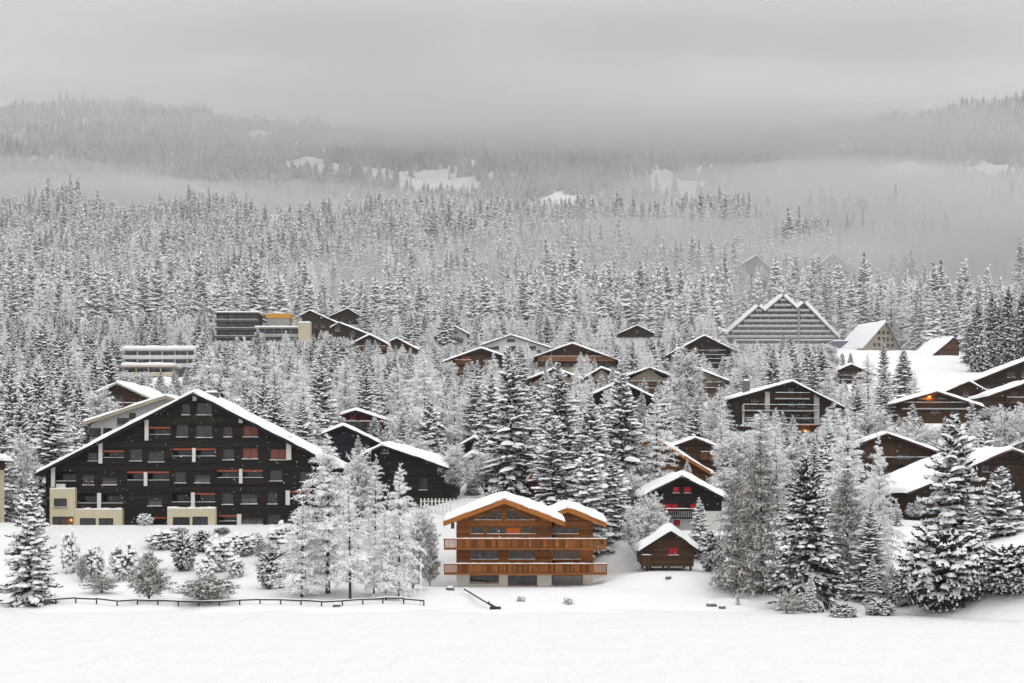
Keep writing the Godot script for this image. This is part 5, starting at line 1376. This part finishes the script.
# ------------------------------------------------------------------ blocks that are not gabled
# a storeyed block with flat snowy roof: bands of parapet slab and window strip
func flat_block(root: Node3D, x0: float, x1: float, y0: float, floors: int, high: float, deep: float, slab: Color, strip: Color, snow: float, r: RandomNumberGenerator, bays := 0) -> void:
	var g := Geo.new()
	g.col = strip
	g.box(Vector3(x0 + 0.3, y0 - 6.0, -deep), Vector3(x1 - 0.3, y0 + floors * high, -1.2))
	g.paint()
	part("core_wall", g.mesh(), M.plaster, root)
	for f in floors:
		g = Geo.new()
		g.col = slab
		var y := y0 + f * high
		g.box(Vector3(x0, y - 0.15, -1.19), Vector3(x1, y + 0.75, 0.0))
		g.paint()
		var o := part("balcony", g.mesh(), M.plaster, root)
		g = Geo.new()
		ridge_snow(g, Vector3(x0, y + 0.75, -0.12), Vector3(x1, y + 0.75, -0.12), 0.14, 0.16, r)
		part("snow", g.mesh(), M.roof_snow, o)
		var n := bays if bays else maxi(2, int((x1 - x0) / 3.2))
		for i in n:
			var a := lerpf(x0 + 0.4, x1 - 0.4, (i + 0.08) / n)
			var b := lerpf(x0 + 0.4, x1 - 0.4, (i + 0.92) / n)
			g = Geo.new()
			g.quad(Vector3(a, y + 0.3, -1.19), Vector3(a, y + high - 0.45, -1.19), Vector3(b, y + high - 0.45, -1.19), Vector3(b, y + 0.3, -1.19))
			part("window", g.mesh(), M.glass, root)
			if i > 0:
				g = Geo.new()
				g.col = slab
				g.box(Vector3(a - 0.28, y + 0.75, -1.18), Vector3(a - 0.12, y + high - 0.15, -0.2))
				g.paint()
				part("partition", g.mesh(), M.plaster, root)
	var top := y0 + floors * high
	g = Geo.new()
	g.col = slab
	g.box(Vector3(x0 - 0.2, top - 0.1, -deep - 0.2), Vector3(x1 + 0.2, top + 0.35, 0.15))
	g.paint()
	var rf := part("roof", g.mesh(), M.plaster, root)
	part("snow_cover", snow_slab(x0 - 0.2, x1 + 0.2, -deep - 0.2, 0.15, top + 0.34, snow), M.roof_snow, rf)

func snow_slab(x0: float, x1: float, z0: float, z1: float, y: float, deep: float) -> ArrayMesh:
	var nx := 24
	var nz := 10
	var v := PackedVector3Array()
	var idx := PackedInt32Array()
	for j in nz + 1:
		for i in nx + 1:
			var fx := 0.5 - 0.5 * cos(PI * i / nx)
			var fz := 0.5 - 0.5 * cos(PI * j / nz)
			var x := lerpf(x0 - 0.05, x1 + 0.05, fx)
			var z := lerpf(z0 - 0.05, z1 + 0.05, fz)
			var dist := minf(minf(x - x0, x1 - x), minf(z - z0, z1 - z)) + 0.05
			var f := clampf(dist / (deep * 0.8), 0.0, 1.0)
			v.append(Vector3(x, y + deep * sqrt(1.0 - (1.0 - f) * (1.0 - f)) * (1.0 + 0.25 * noise_b.get_noise_2d(x * 2.0, z * 2.0 + y)), z))
			if i < nx and j < nz:
				var a := j * (nx + 1) + i
				idx.append_array([a, a + nx + 1, a + 1, a + 1, a + nx + 1, a + nx + 2])
	return smooth(v, idx)

# the stepped pyramid: three joined gables of balcony terraces
func pyramid(h: Dictionary) -> void:
	var r := RandomNumberGenerator.new()
	r.seed = 4
	var root := thing("pyramid_apartment_block", h.label, "apartment block", Vector3(h.x, h.y, h.z), 0.0)
	var line: Array = h.line   # outline of the front, left to right
	var deep := 22.0
	var edges := func(y: float) -> Array:
		var xs := []
		for i in line.size() - 1:
			var a: Array = line[i]
			var b: Array = line[i + 1]
			if (a[1] - y) * (b[1] - y) < 0.0: xs.append(lerpf(a[0], b[0], (y - a[1]) / (b[1] - a[1])))
		xs.sort()
		return xs
	var g := Geo.new()
	var back := Color(0.2, 0.19, 0.175)
	for i in line.size() - 1:
		var a: Array = line[i]
		var b: Array = line[i + 1]
		for z in [-1.5, -deep]:
			g.cquad(Vector3(a[0], -8, z), Vector3(a[0], a[1] - 0.3, z), Vector3(b[0], b[1] - 0.3, z), Vector3(b[0], -8, z), back)
	part("core_wall", g.mesh(), M.plaster, root)
	var y: float = h.low
	var top: float = h.tall
	while y < top - 1.0:
		var xs: Array = edges.call(y + 0.95)
		for i in range(0, xs.size() - 1, 2):
			if xs[i + 1] - xs[i] < 0.8: continue
			g = Geo.new()
			g.col = Color(0.46, 0.45, 0.42)
			g.box(Vector3(xs[i], y, -1.49), Vector3(xs[i + 1], y + 0.85, 0.0))
			g.paint()
			var o := part("balcony", g.mesh(), M.plaster, root)
			g = Geo.new()
			ridge_snow(g, Vector3(xs[i], y + 0.85, -0.15), Vector3(xs[i + 1], y + 0.85, -0.15), 0.15, 0.2, r)
			part("snow", g.mesh(), M.roof_snow, o)
			var n := maxi(1, int((xs[i + 1] - xs[i]) / 3.6))
			for k in n:
				var a := lerpf(xs[i], xs[i + 1], (k + 0.1) / n)
				var b := lerpf(xs[i], xs[i + 1], (k + 0.9) / n)
				g = Geo.new()
				g.quad(Vector3(a, y + 0.5, -1.47), Vector3(a, y + 2.0, -1.47), Vector3(b, y + 2.0, -1.47), Vector3(b, y + 0.5, -1.47))
				part("window", g.mesh(), M.glass, root)
				if k:
					g = Geo.new()
					g.col = Color(0.35, 0.34, 0.32)
					g.box(Vector3(a - 0.5, y + 0.85, -1.46), Vector3(a - 0.3, y + 2.35, -0.3))
					g.paint()
					part("partition", g.mesh(), M.plaster, root)
		y += h.storey
	# roof slabs down every slope with snow on them
	for i in line.size() - 1:
		var a := Vector3(line[i][0], line[i][1], 0)
		var b := Vector3(line[i + 1][0], line[i + 1][1], 0)
		g = Geo.new()
		g.col = Color(0.3, 0.29, 0.27)
		var n := Vector3(-(b - a).y, (b - a).x, 0).normalized() * 0.35
		var z0 := Vector3(0, 0, 0.5)
		var z1 := Vector3(0, 0, -deep)
		g.quad(a + z0, b + z0, b + z1, a + z1)
		g.quad(a + z0, a + n + z0, b + n + z0, b + z0)
		g.quad(a + n + z0, a + n + z1, b + n + z1, b + n + z0)
		g.paint()
		var o := part("roof", g.mesh(), M.plaster, root)
		var v := PackedVector3Array()
		var idx := PackedInt32Array()
		for j in 9:
			for k in 13:
				var f := k / 12.0
				var z := lerpf(0.7, -deep, j / 8.0)
				var e := 0.0 if j == 0 else 1.0
				var p := a.lerp(b, f) + n * 0.95 + n.normalized() * (1.5 * e * (1.0 + 0.4 * noise_b.get_noise_2d(f * 30.0 + i * 9.0, z)))
				v.append(Vector3(p.x, p.y, z if j != 1 else 0.2) if j else Vector3(p.x, p.y, 0.66))
				if k < 12 and j < 8:
					var q := j * 13 + k
					idx.append_array([q, q + 13, q + 1, q + 1, q + 13, q + 14])
		part("snow_cover", smooth(v, idx), M.roof_snow, o)
	# stair shaft and chimney
	g = Geo.new()
	g.col = Color(0.27, 0.26, 0.25)
	g.box(Vector3(h.shaft, -6, -1.4), Vector3(h.shaft + 1.1, h.shaft_top, 0.35))
	g.paint()
	part("stair_shaft", g.mesh(), M.plaster, root)
	g = Geo.new()
	g.box(Vector3(h.shaft - 3.4, h.shaft_top - 2.0, -9), Vector3(h.shaft - 1.2, h.shaft_top + 3.0, -7))
	part("chimney", g.mesh(), M.stone, root)
	# the low wing and blue-grey annex at its foot
	flat_block(root, h.wing[0], h.wing[1], h.wing[2], 2, 2.6, 8.0, Color(0.3, 0.29, 0.27), Color(0.09, 0.09, 0.09), 0.4, r)

func make_blocks() -> void:
	var r := RandomNumberGenerator.new()
	r.seed = 21
	for b in BLOCKS:
		var root := thing(b.name, b.label, b.get("category", "apartment block"), Vector3(b.x, b.y, b.z), deg_to_rad(b.get("yaw", 0.0)))
		for s in b.slabs:
			var before := root.get_child_count()
			flat_block(root, s[0], s[1], s[2], s[3], s[4], s[5], TONES[s[6]], TONES[s[7]], s[8], r)
			for i in range(before, root.get_child_count()): (root.get_child(i) as Node3D).position.z += s[9]
		for s in b.get("boxes", []):
			var g := Geo.new()
			g.col = TONES[s[7]]
			g.box(Vector3(s[1], s[3], s[5]), Vector3(s[2], s[4], s[6]))
			g.paint()
			var o := part(s[0], g.mesh(), M.plaster, root)
			if s[8] > 0.0: part("snow_cover", snow_slab(s[1], s[2], s[5], s[6], s[4], s[8]), M.roof_snow, o)

func make_houses() -> void:
	for h in HOUSES: chalet(h)
	for h in PYRAMIDS: pyramid(h)
	make_blocks()

# ------------------------------------------------------------------ planted between the houses
func headroom(x: float, d: float, y: float, half: float) -> float:
	# how tall a tree may grow here before it stands in front of a house further up
	var most := 99.0
	for h in HOUSES:
		var hd: float = -h.z
		if hd < d + 3.0: continue
		var l: float = (h.x - h.el) / hd
		var rr: float = (h.x + h.er) / hd
		if (x + half) / d < l or (x - half) / d > rr: continue
		var low: float = h.y + h.get("seen", 0.0)
		most = minf(most, 11.0 + (low - 11.0) / hd * d - y)
	for b in VIEWS:
		if b[0] < d + 3.0: continue
		if (x + half) / d < b[1] or (x - half) / d > b[2]: continue
		most = minf(most, 11.0 + (b[3] - 11.0) / b[0] * d - y)
	return most

func in_clearing(x: float, d: float) -> bool:
	for c in CLEARINGS:
		var a: float = (x - c[0]) / c[2]
		var b: float = (d - c[1]) / c[3]
		if a * a + b * b < 1.0 + (noise_a.get_noise_2d(x * 4.0, d * 4.0) * 1.1 if d > 2000.0 else 0.0): return true
	return false

func inside_house(x: float, d: float, pads: Array) -> bool:
	for p in pads:
		if Vector2(x - p[0], -d - p[1]).length() < p[2] + 0.5: return true
	return false

func wooded(x: float, d: float) -> bool:
	if in_clearing(x, d): return false
	if d < 1700.0 and noise_c.get_noise_2d(x * 3.3, d * 2.0) > 0.46: return false
	if d > 2200.0 and noise_c.get_noise_2d(x * 0.8, d * 1.6) > 0.3: return false
	return true

func make_fill() -> void:
	var r := RandomNumberGenerator.new()
	r.seed = 1234
	var spots := [[], [], [], [], []]
	var taken := []
	for t in TREES: taken.append(Vector2(t[1], -t[2]))
	var counts := {}
	var d := 196.0
	while d < 640.0:
		var step := 5.6 if d < 300.0 else 6.6
		var pads := near_pads(d)
		var half := 0.36 * d + 6.0
		var x := -half
		while x < half:
			x += step * r.randf_range(0.75, 1.35)
			var px := x
			var pd := d + r.randf_range(-0.45, 0.45) * step
			if in_clearing(px, pd) or inside_house(px, pd, pads): continue
			var pos := Vector2(px, pd)
			var crowded := false
			for q in taken:
				if q.distance_squared_to(pos) < 16.0: crowded = true
			if crowded: continue
			var y := ground(px, pd, pads)
			var kind: String = ["spruce_heavy", "spruce_heavy", "spruce", "spruce", "spruce", "larch", "larch", "larch", "frosted"][r.randi() % 9]
			if px < -0.12 * pd and r.randf() < 0.4: kind = "spruce"
			elif pd > 300.0 and kind == "spruce" and r.randf() < 0.5: kind = "larch" if r.randf() < 0.5 else "spruce_heavy"
			var want := r.randf_range(9.0, 15.5) if kind != "frosted" else r.randf_range(5.0, 8.5)
			var room := minf(headroom(px, pd, y, want * 0.14), want)
			if pd < 420.0 and r.randf() < 0.3: room = minf(want, room + r.randf_range(1.5, 4.0))
			if room < 2.4: continue
			if room < 6.0 and kind != "frosted": kind = "frosted" if r.randf() < 0.35 else "spruce_heavy"
			var spread := r.randf_range(1.0, 1.45) * (1.15 if room < 6.0 else 1.0)
			if d < 260.0: taken.append(pos)
			if counts.get(kind, 0) < {"spruce": 110, "spruce_heavy": 110}.get(kind, 180):
				var k := px / pd
				var zone := 0 if k < -0.2 else 1 if k < -0.1 else 2 if k < -0.03 else 3 if k < 0.06 else 4 if k < 0.13 else 5 if k < 0.22 else 6
				var word: String = {"spruce": "dark spruce", "spruce_heavy": "snow-loaded spruce", "larch": "frosted larch", "frosted": "round frosted birch"}[kind]
				word = ("tall " if room > 11.0 else "" if room > 6.0 else "small ") + word
				var where: String = ["left behind the apartment block", "right behind the apartment block", "above the black barn", "above the lake chalet", "above the stilt hut", "below the pyramid block", "among the right-hand chalets"][zone]
				where += ", near the lake" if pd < 235.0 else ", halfway up the village" if pd < 310.0 else ", at the village's upper edge"
				plant(kind, px, -pd, room, spread, word + " " + where, "trees among the chalets")
				counts[kind] = counts.get(kind, 0) + 1
			else:
				var b := Basis(Vector3.UP, r.randf() * TAU)
				var k: int = {"spruce_heavy": 0, "spruce": 1, "larch": 2, "frosted": 3}[kind]
				var t: Dictionary = TREE[kind][0]
				var f: float = room / t.h
				spots[k].append(Transform3D(b.scaled(Vector3(f * spread, f, f * spread)), Vector3(px, y - 0.3, -pd)))
		d += step * 0.85
	for k in 4:
		var kind: String = ["spruce_heavy", "spruce", "larch", "frosted"][k]
		if spots[k].size(): forest("conifer_forest", TREE[kind][0], spots[k], SPOKEN[kind][3], SPOKEN[kind][4])
	print(counts, " ", spots.map(func(s): return s.size()))

# ------------------------------------------------------------------ small things
func make_details() -> void:
	var r := RandomNumberGenerator.new()
	r.seed = 90
	# rail fence along the shore
	for run in FENCES:
		var o := thing("rail_fence", run.label, "fence", Vector3(run.a[0], 0, run.a[1]))
		var n: int = run.n
		var span := Vector3(run.b[0] - run.a[0], 0, run.b[1] - run.a[1])
		var last := Vector3.ZERO
		for i in n + 1:
			var p := span * (float(i) / n)
			p.y = maxf(ground_at(run.a[0] + p.x, run.a[1] + p.z), 0.0)
			var tall: float = run.tall * r.randf_range(0.92, 1.08)
			var g := Geo.new()
			g.tube(p + Vector3(0, -0.5, 0), p + Vector3(r.randf_range(-0.04, 0.04), tall, 0), 0.075, 0.065, 6)
			part("post", g.mesh(), M[run.tone], o)
			if i:
				g = Geo.new()
				g.bar(last + Vector3(0, tall * 0.82, 0.08), p + Vector3(0, tall * 0.82, 0.08), 0.1, 0.14)
				var rail := part("rail", g.mesh(), M[run.tone], o)
				g = Geo.new()
				ridge_snow(g, last + Vector3(0, tall * 0.82 + 0.07, 0.08), p + Vector3(0, tall * 0.82 + 0.07, 0.08), 0.06, 0.09, r)
				part("snow", g.mesh(), M.roof_snow, rail)
			last = p
	for p in PICKETS:
		var o := thing("picket_fence", p.label, "fence", Vector3(p.x, ground_at(p.x, p.z), p.z))
		var g := Geo.new()
		g.box(Vector3(0, 0.35, -0.03), Vector3(p.long, 0.45, 0.0))
		g.box(Vector3(0, 0.95, -0.03), Vector3(p.long, 1.05, 0.0))
		part("rail", g.mesh(), M.white_paint, o)
		var m := Geo.new()
		m.box(Vector3(-0.09, -0.4, 0.003), Vector3(0.09, 1.35, 0.04))
		var mesh := m.mesh()
		var n: int = int(p.long / 0.42)
		for i in n + 1: part("picket", mesh, M.white_paint, o, Vector3(p.long * i / n, 0, 0))
	for q in POLES:
		var o := thing("wooden_pole", q.label, "pole", Vector3(q.x, ground_at(q.x, q.z) - 0.3, q.z))
		var g := Geo.new()
		g.tube(Vector3.ZERO, Vector3(0, q.tall, 0), 0.07, 0.06, 8)
		part("shaft", g.mesh(), M[q.tone], o)
		g = Geo.new()
		g.tube(Vector3(0, q.tall, 0), Vector3(0, q.tall + 0.22, 0), 0.1, 0.0, 8)
		part("snow_cap", g.mesh(), M.tree_snow, o)
	# the log lying on the bank
	for l in LOGS:
		var a := Vector3(l.a[0], 0, l.a[1])
		var b := Vector3(l.b[0], 0, l.b[1])
		a.y = ground_at(a.x, a.z) + l.up
		b.y = maxf(ground_at(b.x, b.z), 0.0) + 0.2
		var o := thing("wooden_beam", l.label, "beam", a)
		var g := Geo.new()
		g.bar(Vector3.ZERO, b - a, 0.2, 0.16)
		part("beam", g.mesh(), M.bark, o)
		g = Geo.new()
		ridge_snow(g, Vector3(0, 0.08, 0), (b - a) * 0.8 + Vector3(0, 0.08, 0), 0.1, 0.12, r)
		part("snow", g.mesh(), M.roof_snow, o)
		g = Geo.new()
		g.box(b - a + Vector3(-0.5, -0.35, -0.25), b - a + Vector3(0.55, 0.06, 0.2))
		part("block", g.mesh(), M.bark, o)
	# stones and tussocks poking out of the snow
	for s in STONES:
		var v := PackedVector3Array()
		var idx := PackedInt32Array()
		var cap := Geo.new()
		for j in 6:
			for i in 11:
				var a := TAU * i / 10.0
				var e := lerpf(-0.4, PI / 2, j / 5.0)
				var k := 1.0 + 0.25 * noise_b.get_noise_3d(cos(a) * 6.0 + s[0], sin(a) * 6.0, e * 4.0)
				v.append(Vector3(cos(a) * cos(e) * s[2], sin(e) * s[2] * 0.62, sin(a) * cos(e) * s[2] * 0.8) * k)
				if i < 10 and j < 5:
					var q := j * 11 + i
					idx.append_array([q, q + 11, q + 1, q + 1, q + 11, q + 12])
		var o := thing("boulder", s[3], "boulder", Vector3(s[0], ground_at(s[0], s[1]) + 0.05, s[1]), s[0])
		part("rock", smooth(v, idx), M.stone, o)
		var w := PackedVector3Array()
		for p in v: w.append(Vector3(p.x * 0.96, maxf(p.y, s[2] * 0.28) + 0.16 * s[2] * (1.0 if p.y > s[2] * 0.3 else -1.2), p.z * 0.96))
		part("snow_cap", smooth(w, idx), M.roof_snow, o)
	# lit lamps
	for l in LAMPS:
		var o := thing("wall_lamp", l[4], "lamp", Vector3(l[0], l[1], l[2]))
		var s := SphereMesh.new()
		s.radius = l[3]
		s.height = l[3] * 2.0
		s.radial_segments = 12
		s.rings = 6
		part("lamp_globe", s, M.lamp_glow, o)
		var g := Geo.new()
		g.box(Vector3(-0.05, l[3] * 0.9, -0.3), Vector3(0.05, l[3] * 0.9 + 0.06, 0.02))
		part("bracket", g.mesh(), M.dark_metal, o)
		var bulb := OmniLight3D.new()
		bulb.name = "glow"
		bulb.light_color = Color(1.0, 0.62, 0.28)
		bulb.light_energy = l[5]
		bulb.light_size = l[3]
		bulb.omni_range = 30.0
		bulb.omni_attenuation = 2.0
		bulb.shadow_enabled = true
		o.add_child(bulb)
	# falling snow
	var mm := MultiMesh.new()
	mm.transform_format = MultiMesh.TRANSFORM_3D
	var flake := SphereMesh.new()
	flake.radius = 0.5
	flake.height = 1.0
	flake.radial_segments = 6
	flake.rings = 3
	flake.material = M.tree_snow
	mm.mesh = flake
	mm.instance_count = 5200
	for i in mm.instance_count:
		var d := 14.0 + 96.0 * sqrt(r.randf())
		var s := r.randf_range(0.007, 0.014) * (1.0 + d / 60.0)
		mm.set_instance_transform(i, Transform3D(Basis().scaled(Vector3(s, s, s)), Vector3(r.randf_range(-0.4, 0.4) * d, 11.0 + r.randf_range(-0.13, 0.34) * d, -d)))
	var sn := MultiMeshInstance3D.new()
	sn.name = "falling_snowflakes"
	sn.multimesh = mm
	add_child(sn)
	tag(sn, "fine snowflakes falling through the air over the lake", "snowfall", "", "stuff")


func _ready() -> void:
	# camera, sky, sun, exposure
	var cam := Camera3D.new()
	cam.name = "camera"
	cam.projection = Camera3D.PROJECTION_FRUSTUM
	cam.near = 1.0
	cam.far = 9000.0
	cam.size = 683.0 / 1540.0
	cam.frustum_offset = Vector2(0, 153.5 / 1540.0)
	add_child(cam)
	cam.position = Vector3(0, 11, 0)
	cam.current = true
	var env := Environment.new()
	env.background_mode = Environment.BG_SKY
	var sky := ProceduralSkyMaterial.new()
	# an overcast sky, brighter overhead than at the horizon
	sky.sky_top_color = Color(1.38, 1.385, 1.395).linear_to_srgb()
	sky.sky_horizon_color = Color(0.66, 0.66, 0.665).linear_to_srgb()
	sky.sky_curve = 1.0
	sky.ground_horizon_color = Color(0.5, 0.5, 0.5).linear_to_srgb()
	sky.ground_bottom_color = Color(0.5, 0.5, 0.5).linear_to_srgb()
	sky.sun_angle_max = 0.0
	env.sky = Sky.new()
	env.sky.sky_material = sky
	env.tonemap_mode = Environment.TONE_MAPPER_LINEAR
	env.tonemap_exposure = 1.46
	env.fog_enabled = true
	env.fog_density = 0.00011
	env.fog_light_color = Color(0.96, 0.965, 0.97)
	env.volumetric_fog_enabled = true
	env.volumetric_fog_density = 0.0
	env.sdfgi_enabled = true
	env.ssao_enabled = true
	env.ssil_enabled = true
	var we := WorldEnvironment.new()
	we.name = "world"
	we.environment = env
	add_child(we)
	var sun := DirectionalLight3D.new()
	sun.name = "veiled_sun"
	sun.light_energy = 0.15
	sun.light_color = Color(1.0, 0.98, 0.95)
	sun.light_angular_distance = 40.0
	sun.rotation_degrees = Vector3(-58, 28, 0)
	sun.shadow_enabled = true
	sun.sky_mode = DirectionalLight3D.SKY_MODE_LIGHT_ONLY
	add_child(sun)

	noise_a.seed = 3
	noise_a.frequency = 0.006
	noise_b.seed = 8
	noise_b.frequency = 0.12
	noise_b.fractal_octaves = 3
	noise_c.seed = 12
	noise_c.frequency = 0.004
	make_materials()
	var t := Time.get_ticks_msec()
	make_ground()
	print("ground ", Time.get_ticks_msec() - t)
	make_houses()
	print("houses ", Time.get_ticks_msec() - t)
	make_tree_kinds()
	make_trees()
	print("trees ", Time.get_ticks_msec() - t)
	make_forest()
	make_details()
	make_mist()
	print("all ", Time.get_ticks_msec() - t)
